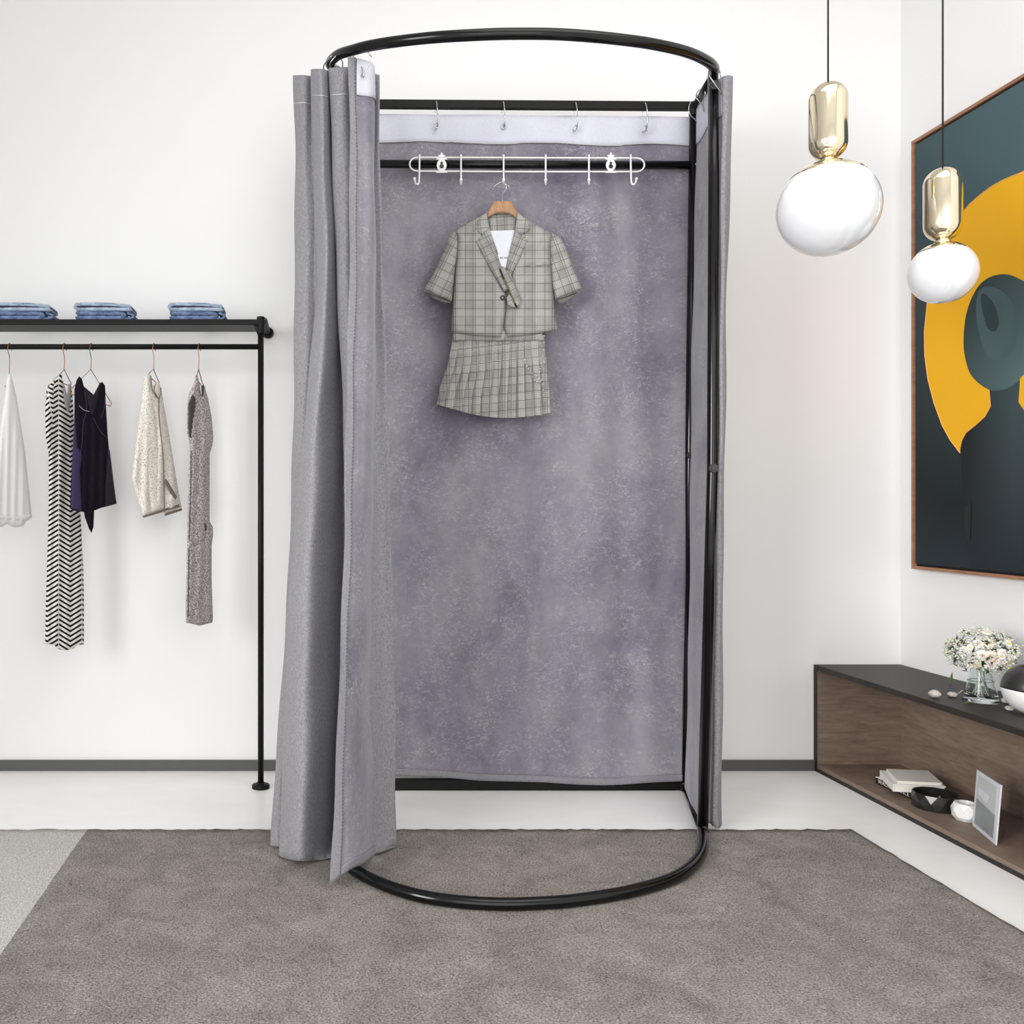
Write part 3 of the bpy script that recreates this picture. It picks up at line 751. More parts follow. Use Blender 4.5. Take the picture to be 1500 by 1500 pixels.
# folded jeans
zs = P(0,467.5,2.893).z
def band(pathxz, th, y0, y1, wob=0.0):
    """folded cloth band: centreline in XZ, thickness th, swept from y0 to y1"""
    p = cr([Vector((a, 0, b)) for a, b in pathxz], 6); n = len(p)
    L = []; R = []
    for i in range(n):
        t = (p[min(i+1,n-1)]-p[max(i-1,0)]).normalized(); nn = Vector((-t.z, 0, t.x))
        e = min(1.0, 0.35+min(i, n-1-i)*0.5)
        L.append(p[i]+nn*th/2*e); R.append(p[i]-nn*th/2*e)
    ring = L+R[::-1]; m = len(ring); V = []; Fs = []; ny = 8
    for j in range(ny+1):
        y = y0+(y1-y0)*j/ny; k = 1-0.12*(abs(j-ny/2)/(ny/2))**4
        cxm = sum(q.x for q in ring)/m
        for i, q in enumerate(ring):
            V.append((cxm+(q.x-cxm)*(0.985+0.015*k)+wob*math.sin(i*0.8+j), y+wob*math.sin(i*0.5), q.z+wob*0.4*math.sin(i*1.3+j*0.9)))
    for j in range(ny):
        for i in range(m): Fs.append((j*m+i, j*m+(i+1) % m, (j+1)*m+(i+1) % m, (j+1)*m+i))
    Fs.append(tuple(range(m))[::-1]); Fs.append(tuple(ny*m+i for i in range(m)))
    return V, Fs
JG = 'folded jeans on the black shelf'
for si, (xa, xb, nm) in enumerate(((-14,77,'left'),(108,196,'middle'),(246,330,'right'))):
    y0, y1 = 2.905, 2.99
    x0 = P(xa,450,y0).x; x1 = P(xb,450,y0).x; w = x1-x0
    z = zs+0.0012
    V, Fs = band([(x0+0.004,z+0.0065),(x0+w*.3,z+0.006),(x1-w*.30,z+0.006),(x1-w*.20,z+0.0075),(x1-w*.165,z+0.0135),(x1-w*.20,z+0.0195),(x1-w*.35,z+0.0205),(x0+w*.3,z+0.0205),(x0+0.005,z+0.0205)], 0.0118, y0, y1, 0.0006)
    j = tag(link('folded_jeans', V, Fs, M['dend']), None, 'jeans', JG)
    j['label'] = {'left':'darker blue folded jeans, bottom of the stack cut by the left edge', 'middle':'darker blue folded jeans, bottom of the stack above the dark violet top', 'right':'darker blue folded jeans, bottom of the stack nearest the rack post'}[nm]
    V, Fs = band([(x1-w*.22,z+0.005),(x1-w*.10,z+0.0045),(x1-0.008,z+0.006),(x1-0.003,z+0.012),(x1-0.008,z+0.018),(x1-w*.12,z+0.022)], 0.0075, y0+0.004, y1-0.004, 0.0005)
    link('hem_fold', V, Fs, M['dend'], j)
    z2 = zs+0.0295
    V, Fs = band([(x1-0.006,z2+0.004),(x1-w*.25,z2+0.0055),(x0+w*.4,z2+0.0055),(x0+w*.12,z2+0.005),(x0+0.008,z2+0.007),(x0+0.0045,z2+0.0135),(x0+0.012,z2+0.0205),(x0+w*.3,z2+0.0215),(x0+w*.6,z2+0.0205),(x1-w*.2,z2+0.0175),(x1-0.008,z2+0.0135)], 0.0098, y0, y1, 0.0006)
    j2 = tag(link('folded_jeans', V, Fs, M['denl']), None, 'jeans', JG)
    j2['label'] = {'left':'light blue folded jeans on top of the stack cut by the left edge', 'middle':'light blue folded jeans on top of the stack above the dark violet top', 'right':'light blue folded jeans on top of the stack nearest the rack post'}[nm]
    V, Fs = band([(x0+w*.1,z2+0.013),(x0+w*.5,z2+0.0132),(x1-w*.12,z2+0.0108),(x1-0.005,z2+0.0085)], 0.0035, y0+0.003, y1-0.003, 0.0003)
    link('inner_fold', V, Fs, M['dene'], j2)

# hangers and garments on the rail
def hanger(hx, bot, mp, ends, label):
    root = thing('clothes_hanger', P(hx, bot, YR), label, 'hanger', 'copper wire hangers on the black rail')
    cxr = P(hx, 508, YR).x; R = 0.0112
    pth = [Vector((cxr+0.004, YR+0.011, zr-0.012))]+[Vector((cxr+0.003*(1-k/6), YR+R*math.cos(PI*k/6), zr+R*math.sin(PI*k/6))) for k in range(7)]
    pth += [Vector((cxr-0.001, YR-R, zr-0.012)), mp(hx+0.5, 525, 0.0), mp(hx, bot, 0)]
    part('hook', tube(cr(pth, 4), 0.0013, 8), M['copper'], root)
    (ax, ay), (bx, by) = ends
    tri = [mp(hx, bot, 0), mp(bx-1, by-4, 0), mp(bx+1.5, by, 0), mp(bx, by+4, 0), mp((ax+bx)/2, (ay+by)/2+3, 0), mp(ax, ay+3, 0), mp(ax-1.5, ay, 0), mp(ax+1, ay-4, 0)]
    part('shoulder_wire', tube(tri, 0.0015, 8, closed=True), M['copper'], root)
    return root
fold = lambda k, a: (lambda x, y: a*math.sin(x*k+y*0.012)*min(1, max(0.1, (y-550)/100)))
# white blouse
mp = oblique(0, 2.84, 45, 2.96)
hanger(13.5, 550, mp, ((9,566),(19,568)), 'copper wire hanger carrying the white blouse')
b = puff('blouse', [(12,547),(16,549),(20,562),(24,580),(30,617),(37,663),(43,722),(46,752),(47,758),(38,764),(34,771),(22,773),(10,768),(2,772),(-10,770),(-9,720),(-4,670),(1,620),(5,593),(9,560)], mp, 0.022, 0.022, edge=12, step=3.4, mat=M['blouse'], ripple=fold(0.55, 0.006))
tag(b, 'plain white blouse hanging at the left end of the rail', 'blouse')
puff('hem_band', [(-9,752),(20,757),(43,752),(46,757),(36,762),(22,761),(0,760),(-10,764)], lambda x,y,d: mp(x,y,d+0.021), 0.004, 0.001, edge=3, step=4, mat=M['blouse'], parent=b)
# chevron dress
mp2 = oblique(66, 2.85, 123, 2.97)
hanger(94, 541, mp2, ((84,556),(103,562)), 'copper wire hanger carrying the black and white chevron dress')
d = puff('dress', [(90,547.5),(80,554),(72,561),(68,572),(66,600),(69,622),(71,660),(71.5,700),(71,760),(69,820),(67,885),(66,943),(78,944),(86,951),(96,953),(108,950),(113,945),(123,944),(123,880),(122,830),(119,770),(114,700),(109,640),(107,590),(105,568),(103,562),(100,562),(98,580),(94,566)], mp2, 0.024, 0.024, edge=10, step=3.2, mat=M['zig'], ripple=fold(0.42, 0.006))
tag(d, 'long black and white chevron striped dress hanging on the rail', 'dress')
puff('inner_lining', [(92,560),(95,566),(98,578),(100,563),(103.5,562),(104,585),(101,604),(97,600),(93,585)], lambda x,y,dd: mp2(x,y,dd+0.024), 0.004, 0.001, edge=2, step=3, mat=M['inner'], parent=d)
puff('sleeve', [(73,563),(80,556),(80,600),(78,640),(72,668),(67,640),(66,600),(69,574)], lambda x,y,dd: mp2(x,y,dd+0.018), 0.012, 0.002, edge=6, step=3, mat=M['zig'], parent=d, uvrot=0.15)
# dark violet top
mp3 = oblique(103, 2.80, 171, 2.90)
hanger(133, 541, mp3, ((103,574),(162,591)), 'copper wire hanger carrying the dark violet sleeveless top')
v = puff('sleeveless_top', [(116,551),(120,555),(123,566),(130,572),(137,578),(142,569),(146,561),(150,559.5),(154,565),(155,590),(158,640),(162,680),(166,710),(171,738),(160,741),(148,744),(138,748),(137,772),(134,781),(130,774),(124,757),(123,750),(112,749),(103,745),(104,705),(107,650),(109,600),(109,570),(112,557)], mp3, 0.013, 0.013, edge=7, step=3.2, mat=M['navy'], ripple=fold(0.5, 0.004))
tag(v, 'dark violet sleeveless wrap top with sheer panels, hanging on the rail', 'top')
puff('sheer_inset', [(123,567),(137,579),(147,561),(143,585),(135,612),(130,596)], lambda x,y,dd: mp3(x,y,dd+0.0145), 0.002, 0.001, edge=2, step=3, mat=M['sheer'], parent=v)
puff('sheer_side_panel', [(158,655),(161,660),(170.5,737),(154,742),(155,700)], lambda x,y,dd: mp3(x,y,dd+0.0145), 0.002, 0.001, edge=2, step=3, mat=M['sheer'], parent=v)
puff('side_panel', [(109,600),(113,650),(120,668),(117,690),(120,749),(104,744),(104.5,705),(107,650)], lambda x,y,dd: mp3(x,y,dd+0.0135), 0.004, 0.001, edge=3, step=3, mat=M['violet'], parent=v)
for pl in (((124,572),(127,600),(122,620),(120,650),(117,668)), ((116,594),(122,600),(131,603)), ((148,612),(152,600),(154,580)), ((137,612),(146,630),(157,642))):
    part('piping', tube(cr([mp3(x, y, 0.0175) for x, y in pl], 6), 0.0012, 6), M['inner'] if pl[0][0] < 120 else M['violet'], v)
# cream jacket
mp4 = oblique(192, 2.83, 266, 2.97)
hanger(225, 541, mp4, ((219,549),(232,560)), 'copper wire hanger carrying the cream boucle jacket')
j = puff('jacket', [(216,548),(220,549),(222,556),(224,566),(229,560),(233,560),(236,568),(240,592),(247,632),(254,675),(262,722),(266,743),(252,749),(241,753),(238,749),(222,754),(209,757.5),(203,738),(197,718),(192,702),(195,678),(200,640),(205,597),(209,565),(211,553)], mp4, 0.022, 0.022, edge=11, step=3.4, mat=M['cream'], ripple=fold(0.32, 0.006))
tag(j, 'cream speckled boucle jacket with taupe trim hanging on the rail', 'jacket')
for pl, r in ((((221,550),(223,570),(229,581),(233,584)), 0.0016), (((233,584),(233,610),(236,640),(239,670),(240,700),(241,750)), 0.0018), (((236,568),(235,578),(233,584)), 0.0016), (((228,562),(226,572),(231,582)), 0.0014)):
    part('trim_braid', tube(cr([mp4(x, y, 0.0275) for x, y in pl], 6), r, 6), M['brown'], j)
puff('pocket_flap', [(240,703),(244,702),(259.5,728),(257,731),(249,722)], lambda x,y,dd: mp4(x,y,dd+0.029), 0.002, 0.004, edge=1.5, step=3, mat=M['brown'], parent=j)
for q in ([(209,756),(238,746.5),(238.5,750),(210,758.5)], [(238,746),(262,739),(263,742.5),(239,749)], [(241,752.5),(266,744),(267,747.5),(241,756)]):
    puff('hem_trim', q, lambda x,y,dd: mp4(x,y,dd+0.020), 0.005, 0.005, edge=1, step=3, mat=M['brown'], parent=j)
puff('sleeve', [(214,556),(222,572),(230,620),(236,680),(238,746),(222,751),(214,700),(211,640),(211,590)], lambda x,y,dd: mp4(x,y,dd+0.016), 0.010, 0.001, edge=6, step=3.6, mat=M['cream'], parent=j)
# mauve tweed dress
mp5 = oblique(272, 2.85, 312, 2.95)
hanger(291, 541, mp5, ((288,552),(297,564)), 'copper wire hanger carrying the mauve tweed dress')
t = puff('dress', [(289,547),(286,556),(278,574),(275,584),(274,610),(274,634),(277,645),(278,660),(276,700),(275,745),(274,800),(273,850),(272,912),(282,914),(292,916.5),(303,914),(311,912),(312,905),(310,850),(310,798),(312,785),(312,772),(307,764),(307,720),(307,665),(311,652),(312.5,640),(310,612),(305,585),(300,566),(297,563),(296.5,575),(294.5,578),(292,560)], mp5, 0.022, 0.022, edge=9, step=3.2, mat=M['mauve'], ripple=fold(0.4, 0.003))
tag(t, 'long sleeveless mauve-grey tweed dress hanging nearest the rack post', 'dress')
puff('armhole', [(282,576),(288,580),(289,592),(285,618),(280,642),(277,640),(275.5,625),(276,592)], lambda x,y,dd: mp5(x,y,dd+0.0195), 0.0045, 0.001, edge=2, step=3, mat=M['dkin'], parent=t)
puff('neck_opening', [(294.5,566),(298,563.5),(299,566),(298,580),(295.5,582)], lambda x,y,dd: mp5(x,y,dd+0.020), 0.004, 0.001, edge=1.5, step=2.5, mat=M['dkin'], parent=t)
puff('pocket_welt', [(275,790),(295,783),(301,776),(303,782),(298,793),(275,804)], lambda x,y,dd: mp5(x,y,dd+0.019), 0.005, 0.001, edge=2.5, step=3, mat=M['mauve'], parent=t)
puff('pocket_shadow_gap', [(299,765),(303,770),(303,777),(300,778)], lambda x,y,dd: mp5(x,y,dd+0.021), 0.003, 0.001, edge=1, step=2, mat=M['dkin'], parent=t)
part('side_seam', tube(cr([mp5(x, y, 0.020) for x, y in ((280,660),(279,720),(277,790),(276,850),(275.5,905))], 6), 0.0016, 6), M['dkin'], t)

# ------------------------------------------------------------------ cabinet
cab = thing('low_cabinet', (1.86, 2.3, 0), 'low dark wood open cabinet standing along the right wall', 'cabinet')
cx0, cx1, cy0, cy1, ct = 1.718, 2.012, 1.3, YW-0.002, 0.3615
part('top_board', box((cx0, cy0, ct-0.0175), (cx1, cy1, ct)), M['top'], cab, smooth=False, bevel=0.001)
part('bottom_board', box((cx0, cy0, 0.0), (cx1, cy1, 0.025)), M['walnut'], cab, smooth=False, bevel=0.001)
part('end_panel', box((cx0, cy1-0.018, 0.0252), (cx1, cy1, ct-0.0177)), M['walnut'], cab, smooth=False)
part('end_panel', box((cx0, cy0, 0.0252), (cx1, cy0+0.018, ct-0.0177)), M['walnut'], cab, smooth=False)
part('back_panel', box((cx1-0.014, cy0+0.0182, 0.0252), (cx1, cy1-0.0182, ct-0.0177)), M['walnut'], cab, smooth=False)
part('edge_strip', box((cx0-0.0015, cy1-0.020, 0.0), (cx0-0.0001, cy1, ct)), M['top'], cab, smooth=False)
part('edge_strip', box((cx0-0.0015, cy0, 0.0), (cx0-0.0001, cy1-0.021, 0.012)), M['top'], cab, smooth=False)

# books
BG = 'books stacked on the cabinet floor'
zb = 0.0254
def book(q, z0, z1, label, spine=None, cover=None):
    root = thing('book', (sum(a for a,_ in q)/4, sum(b for _,b in q)/4, z0), label, 'book', BG)
    t = 0.002; cxm = sum(a for a,_ in q)/4; cym = sum(b for _,b in q)/4
    ins = [(cxm+(a-cxm)*0.96, cym+(b-cym)*0.96) for a, b in q]
    link('pages', *hexa(ins, z0+t, z1-t), M['pages'], root, smooth=False)
    cv = cover or M['pbook']
    link('cover', *hexa(q, z1-t, z1), cv, root, smooth=False)
    link('cover', *hexa(q, z0, z0+t), spine or cv, root, smooth=False)
    # spine along q[0]-q[3] side
    a = Vector(q[0]+(0,)); b = Vector(q[3]+(0,)); ii = (Vector(q[1]+(0,))-a).normalized()*0.003
    link('spine', *hexa([tuple(a[:2]), tuple((a+ii)[:2]), tuple((b+ii)[:2]), tuple(b[:2])], z0+t*1.01, z1-t*1.01), spine or cv, root, smooth=False)
    return root
A = G(1282.5,1147.5,zb); B = G(1337,1172,zb); Cc = G(1400,1174,zb)
q1 = [(A.x, A.y), (A.x+(Cc.x-B.x), A.y+(Cc.y-B.y)+0.0), (Cc.x, Cc.y), (B.x, B.y)]
bk1 = book(q1, zb, zb+0.0215, 'book with black lettered spine at the bottom of the white stack', M['bkblk'])
mid = (A+B)/2; xd = (B-A).normalized(); text('spine_lettering', 'WALZER FRANCE', 0.0172, M['ctext'], bk1, Vector((mid.x-0.0012, mid.y, zb+0.0105)), xd, (0,0,1), 0.0003)
z2 = zb+0.0219; z2t = z2+0.022
q2 = [(1.794,2.862),(1.935,2.837),(1.884,2.692),(1.743,2.717)]
book(q2, z2, z2t, 'plain white book in the middle of the stack')
q3 = [(1.806,2.848),(1.924,2.830),(1.880,2.702),(1.760,2.722)]
book(q3, z2t+0.0003, z2t+0.0083, 'thin white book lying on top of the stack')

# faceted black bowl
def facet_bowl(c, R, h, n=12):
    V = []; Fs = []
    lev = [(0, 0.0, 0.0), (1, 0.5, 0.5), (0, 1.0, 1.0)]
    for li, (o, zf, _) in enumerate(lev):
        for k in range(n):
            a = 2*PI*(k+(0.5 if o else 0))/n; r = R*(1.0 if o else 0.955)
            V.append((c[0]+r*math.cos(a), c[1]+r*math.sin(a), c[2]+h*zf))
    for k in range(n):
        k2 = (k+1) % n
        Fs += [(k, k2, n+k), (k2, n+k2, n+k), (n+k, n+k2, 2*n+k2), (n+k, 2*n+k2, 2*n+k)]
    base = len(V)
    for zf, rf in ((1.0, 0.90), (0.5, 0.93), (0.08, 0.90)):
        for k in range(n):
            a = 2*PI*(k+(0.5 if zf == 0.5 else 0))/n; V.append((c[0]+R*rf*math.cos(a), c[1]+R*rf*math.sin(a), c[2]+h*zf))
    for k in range(n):
        k2 = (k+1) % n
        Fs.append((2*n+k, 2*n+k2, base+k2, base+k))
        Fs += [(base+k, base+k2, base+n+k), (base+k2, base+n+k2, base+n+k), (base+n+k, base+n+k2, base+2*n+k2), (base+n+k, base+2*n+k2, base+2*n+k)]
    Fs.append(tuple(base+2*n+k for k in range(n))); Fs.append(tuple(range(n))[::-1])
    return V, Fs
V, Fs = facet_bowl((1.817, 2.640, 0.0254), 0.061, 0.043)
tag(link('bowl', V, Fs, M['facet'], smooth=False), 'round black bowl with faceted diamond sides in front of the books', 'bowl')
# white faceted pot
V = []; Fs = []; n = 8; c = (1.828, 2.532)
rnd = random.Random(3)
for i, (rr, z) in enumerate(((0.026,0),(0.035,0.012),(0.036,0.032),(0.030,0.048),(0.022,0.050),(0.020,0.035))):
    for k in range(n):
        a = 2*PI*(k+(i % 2)*0.5)/n; q = rr*rnd.uniform(0.92, 1.04); V.append((c[0]+q*math.cos(a), c[1]+q*math.sin(a), 0.0254+z))
for i in range(5):
    for k in range(n):
        k2 = (k+1) % n
        if i % 2 == 0: Fs += [(i*n+k, i*n+k2, (i+1)*n+k), (i*n+k2, (i+1)*n+k2, (i+1)*n+k)]
        else: Fs += [(i*n+k, i*n+k2, (i+1)*n+k2), (i*n+k, (i+1)*n+k2, (i+1)*n+k)]
Fs.append(tuple(range(n))[::-1]); Fs.append(tuple(5*n+k for k in range(n)))
tag(link('candle_holder', V, Fs, M['wcer'], smooth=False), 'small white faceted candle holder between bowl and picture card', 'candle holder')
# standing picture
p0 = Vector((1.816,2.492,0.0256)); p1 = Vector((1.769,2.346,0.0256)); p2 = Vector((1.789,2.354,0.178)); p3 = Vector((1.8346,2.500,0.176))
pc = thing('picture_frame', (p0+p1)/2, 'small white-bordered grey landscape picture standing on the cabinet floor', 'picture frame')
nn = (p1-p0).cross(p3-p0).normalized()
if nn.x > 0: nn = -nn
def quadslab(a, b, c_, d, n, t): return [a, b, c_, d, a-n*t, b-n*t, c_-n*t, d-n*t], [(0,1,2,3),(7,6,5,4),(0,4,5,1),(1,5,6,2),(2,6,7,3),(3,7,4,0)]
def bl_(u, v): return (p0*(1-u)+p1*u)*(1-v)+(p3*(1-u)+p2*u)*v
link('frame', *quadslab(p0, p1, p2, p3, nn, 0.004), M['tag'], pc, smooth=False)
e = nn*0.0012
link('print', *quadslab(bl_(.1,.46)+e, bl_(.9,.46)+e, bl_(.9,.92)+e, bl_(.1,.92)+e, nn, 0.001), M['pgl'], pc, smooth=False)
link('print', *quadslab(bl_(.1,.07)+e, bl_(.9,.07)+e, bl_(.9,.46)+e, bl_(.1,.52)+e, nn, 0.001), M['pgm'], pc, smooth=False)
link('print', *quadslab(bl_(.18,.60)+e*1.3, bl_(.55,.56)+e*1.3, bl_(.62,.70)+e*1.3, bl_(.12,.74)+e*1.3, nn, 0.0012), M['tag'], pc, smooth=False)
bs = bl_(.5,.6)-nn*0.004; ft = Vector((bl_(.5,0).x, bl_(.5,0).y, 0.0265))-Vector((nn.x, nn.y, 0)).normalized()*0.045
part('easel_leg', tube([bs, ft], 0.0015, 6), M['brown'], pc)

# vase with flowers
vc = Vector((1.8555, 2.513, ct+0.0004))
prof_o = [(0.0,0.0),(0.043,0.0),(0.0445,0.003),(0.040,0.006),(0.040,0.012),(0.037,0.030),(0.031,0.052),(0.026,0.075),(0.0235,0.095),(0.0245,0.108)]
prof_i = [(0.0225,0.108),(0.0215,0.095),(0.024,0.075),(0.029,0.052),(0.035,0.030),(0.037,0.014),(0.0,0.010)]
V, Fs = lathe(prof_o+prof_i, vc, 48, cap=False)
vs = tag(link('glass_vase', V, Fs, M['glass']), 'clear conical glass vase holding the cream bouquet on the cabinet', 'vase')
V, Fs = lathe([(0.0302,0.0545),(0.032,0.0555),(0.0315,0.058),(0.0296,0.057)], vc, 40, cap=False)
link('glass_ring', V, Fs, M['glass'], vs)
bq = thing('flower_bouquet', vc+Vector((0,0,0.02)), 'round bouquet of cream roses, daisies and pale filler in the glass vase', 'flowers')
bcn = Vector((1.8565, 2.513, 0.4975))
rnd = random.Random(11)
def dirv(az, el): return Vector((math.sin(az)*math.cos(el), -math.cos(az)*math.cos(el), math.sin(el)))
def shell(az, el, k=1.0):
    d = dirv(az, el); return bcn+Vector((d.x*0.082, d.y*0.082, d.z*0.066))*k, d
def frame_of(d):
    a = d.cross(Vector((0,0,1))).normalized(); return a, a.cross(d).normalized()
def rose(p, d, r):
    m = MB(); a, b = frame_of(d)
    for L in range(4):
        npt = (3,5,6,7)[L]; rad = r*(0.22+0.24*L); hgt = r*(0.75-0.18*L)
        for k in range(npt):
            an = 2*PI*k/npt+L*0.5; dr = a*math.cos(an)+b*math.sin(an); tg = -a*math.sin(an)+b*math.cos(an)
            w = rad*1.15; V = []; nq = 4
            for i in range(nq+1):
                for j in range(5):
                    u = (j-2)/2; q = i/nq
                    V.append(p+dr*(rad*(0.25+0.75*q**0.6)*(1-0.22*u*u))+tg*(w*u*math.sin(0.4+q*1.9)*0.75)+d*(hgt*q*(1-0.15*u*u)-r*0.15*L*q*q))
            Fq = [(i*5+j, i*5+j+1, (i+1)*5+j+1, (i+1)*5+j) for i in range(nq) for j in range(4)]
            m.add((V, Fq))
    return m
def daisy(p, d, r):
    m = MB(); a, b = frame_of(d)
    for k in range(12):
        an = 2*PI*k/12; dr = a*math.cos(an)+b*math.sin(an); tg = -a*math.sin(an)+b*math.cos(an)
        V = [p+dr*r*0.2-tg*r*0.06, p+dr*r*0.2+tg*r*0.06, p+dr*r*0.7+tg*r*0.19+d*r*0.12, p+dr*r*1.0+d*r*0.05, p+dr*r*0.7-tg*r*0.19+d*r*0.12]
        m.add((V, [(0,1,2,3,4)]))
    return m
def blob(p, r, squash=1.0, seg=8):
    prof = [(r*math.sin(PI*k/6)+1e-5, -r*squash*math.cos(PI*k/6)) for k in range(7)]
    return lathe(prof, p, seg)
def cl2(name, m, mat, parent):
    o = link(name, m.v, m.f, mat, parent, closed=False); s = o.modifiers.new('Solidify', 'SOLIDIFY'); s.thickness = 0.0006; return o
# (azimuth, elevation) seen from the room
for az, el, r, mt in ((-0.35,-0.05,.0165,'peach'),(-0.6,0.0,.015,'rose'),(0.45,-0.02,.0155,'rose'),(0.05,0.12,.013,'rose'),(0.02,-0.22,.014,'rose'),(-0.3,-0.45,.0155,'rose'),(0.9,0.25,.015,'peach'),(-0.35,0.62,.014,'peach'),(-0.75,0.55,.013,'rose'),(-0.85,-0.5,.013,'peach'),(0.4,-0.38,.012,'peach'),(0.8,0.62,.013,'peach'),(1.2,-0.1,.014,'rose'),(-1.2,0.1,.014,'rose'),(2.4,0.2,.016,'rose'),(-2.3,0.3,.016,'peach'),(3.1,0.0,.016,'rose'),(0.1,1.3,.014,'rose')):
    p, d = shell(az, el, 0.9); cl2('rose_bloom', rose(p, d, r*1.12), M[mt], bq)
for az, el, r in ((0.28,0.52,.0125),(-0.08,0.02,.0105),(0.25,-0.48,.011),(-0.95,0.3,.010),(0.62,0.1,.009),(2.0,0.4,.011),(-1.9,-0.1,.011)):
    p, d = shell(az, el, 1.03); o = cl2('daisy', daisy(p, d, r), M['daisy'], bq)
    link('flower_centre', *blob(p+d*0.001, r*0.32, 0.7, 10), M['yel'], o)
m = MB()
for k in range(900):
    az = rnd.uniform(-PI, PI); el = math.asin(rnd.uniform(-0.75, 1.0)); p, d = shell(az, el, rnd.uniform(0.80, 1.06) if k < 760 else rnd.uniform(1.05, 1.22))
    r = rnd.uniform(0.0018, 0.0042) if k < 760 else rnd.uniform(0.001, 0.002); m.add(blob(p, r, 0.8, 5))
tag(link('filler_blossom', m.v, m.f, M['gyp'], bq), kind='stuff')
m = MB()
for k in range(150):
    az = rnd.uniform(-PI, PI); el = math.asin(rnd.uniform(-0.85, 0.9)); p, d = shell(az, el, rnd.uniform(0.72, 0.98)); a, b = frame_of(d)
    an = rnd.uniform(0, PI*2); t = (a*math.cos(an)+b*math.sin(an)+d*0.4).normalized(); w = t.cross(d).normalized(); L = rnd.uniform(0.012, 0.02)
    m.add(([p, p+t*L*0.5+w*L*0.2, p+t*L, p+t*L*0.5-w*L*0.2], [(0,1,2,3)]))
for k in range(16):
    a = 2*PI*k/16; p = vc+Vector((0.018*math.cos(a), 0.018*math.sin(a), 0.115)); t = Vector((math.cos(a)*0.6, math.sin(a)*0.6, -0.7)).normalized(); w = t.cross(Vector((0,0,1))).normalized()
    m.add(([p, p+t*0.012+w*0.005, p+t*0.026, p+t*0.012-w*0.005], [(0,1,2,3)]))
tag(cl2('foliage', m, M['leaf2'], bq), kind='stuff')
for k in range(7):
    a = 2*PI*k/7; top = vc+Vector((0.016*math.cos(a), 0.016*math.sin(a), 0.115)); bot = vc+Vector((0.02*math.cos(a+2.4), 0.02*math.sin(a+2.4), 0.013))
    link('stem', *tube([bot, top], 0.0022, 7), M['stem'], bq)
# leaves and stones on the top
def leaf(px, py, z, size, label, rot=0.0, mat='leaf'):
    p = G(px, py, z); V = []; Fs = []
    L = size; n = 6; t = Vector((math.cos(rot), 0.2, math.sin(rot))).normalized(); w = Vector((-math.sin(rot), -0.35, math.cos(rot))).normalized()
    for i in range(n+1):
        q = i/n; ww = L*0.32*math.sin(PI*min(0.98, 0.06+q*0.94)); c_ = p+t*L*q+Vector((0,0,0.0025))
        V += [c_-w*ww*0.5, c_+Vector((0,0,-0.0008)), c_+w*ww*0.5]
    for i in range(n):
        for k in range(2): Fs.append((i*3+k, i*3+k+1, (i+1)*3+k+1, (i+1)*3+k))
    o = link('leaf', V, Fs, M[mat], closed=False); s = o.modifiers.new('Solidify', 'SOLIDIFY'); s.thickness = 0.0008
    tag(o, label, 'leaf', 'fallen leaves on the cabinet top')
leaf(1392,1002,ct,0.034,'upright green leaf at the back of the cabinet top, left of the vase',1.25)
leaf(1409,1015,ct,0.024,'bright green leaf beside the left side of the vase',0.3)
leaf(1412,1031,ct,0.016,'yellowish curled leaf by the foot of the vase',-0.05)
def stone(px, py, r, label, sq=0.6, seed=1):
    p = G(px, py, ct+0.0004); rn = random.Random(seed); V = []; Fs = []; n = 12
    for i in range(8):
        th = PI*(0.02+0.96*i/7)
        for k in range(n):
            a = 2*PI*k/n; q = r*rn.uniform(0.86, 1.08); V.append((p.x+q*math.sin(th)*math.cos(a), p.y+q*math.sin(th)*math.sin(a), p.z+r*sq-r*sq*math.cos(th)))
    for i in range(7):
        for k in range(n): Fs.append((i*n+k, i*n+(k+1) % n, (i+1)*n+(k+1) % n, (i+1)*n+k))
    Fs.append(tuple(range(n))[::-1]); Fs.append(tuple(7*n+k for k in range(n)))
    return tag(link('pebble', V, Fs, M['stone'], smooth=False), label, 'stone', 'pale stones on the cabinet top')
stone(1369.5,1022,0.0155,'largest pale rough stone, at the left on the cabinet top',0.72,1)
s2 = stone(1395,1021,0.0125,'pale rough stone with a small stalk, just left of the vase',0.6,2)
a = G(1400,1020,ct)+Vector((0,0,0.006)); link('stalk', *tube(cr([a, a+Vector((0.008,0,0.002)), a+Vector((0.015,0,0.008)), a+Vector((0.019,0,0.011))], 4), 0.0016, 6), M['stone'], s2)
stone(1473,1030,0.011,'pale stone between the vase and the two-tone ball',0.7,3)
stone(1479,1041,0.011,'pale stone in front of the two-tone ball',0.6,5)
# two-tone ball
sc_ = Vector((1.868, 2.352, ct+0.0655+0.0003)); R = 0.0652
bl = thing('decorative_ball', (sc_.x, sc_.y, ct), 'round ball vase, glossy black above and white below, at the right edge', 'ornament')
tilt = Matrix.Rotation(math.radians(7), 3, 'Y')
def cap_(a0, a1, rr, closed_in=False):
    prof = []; n = 24
    for k in range(n+1):
        t = a0+(a1-a0)*k/n; prof.append((max(1e-4, rr*math.sin(t)), -rr*math.cos(t)))
    v, f = lathe(prof, (0,0,0), 56, cap=True); return [sc_+tilt @ Vector(q) for q in v], f
v, f = cap_(0.0, PI*0.46, R); link('white_half', v, f, M['wcer'], bl)
v, f = cap_(PI*0.462, PI*0.92, R); link('black_half', v, f, M['bcer'], bl)

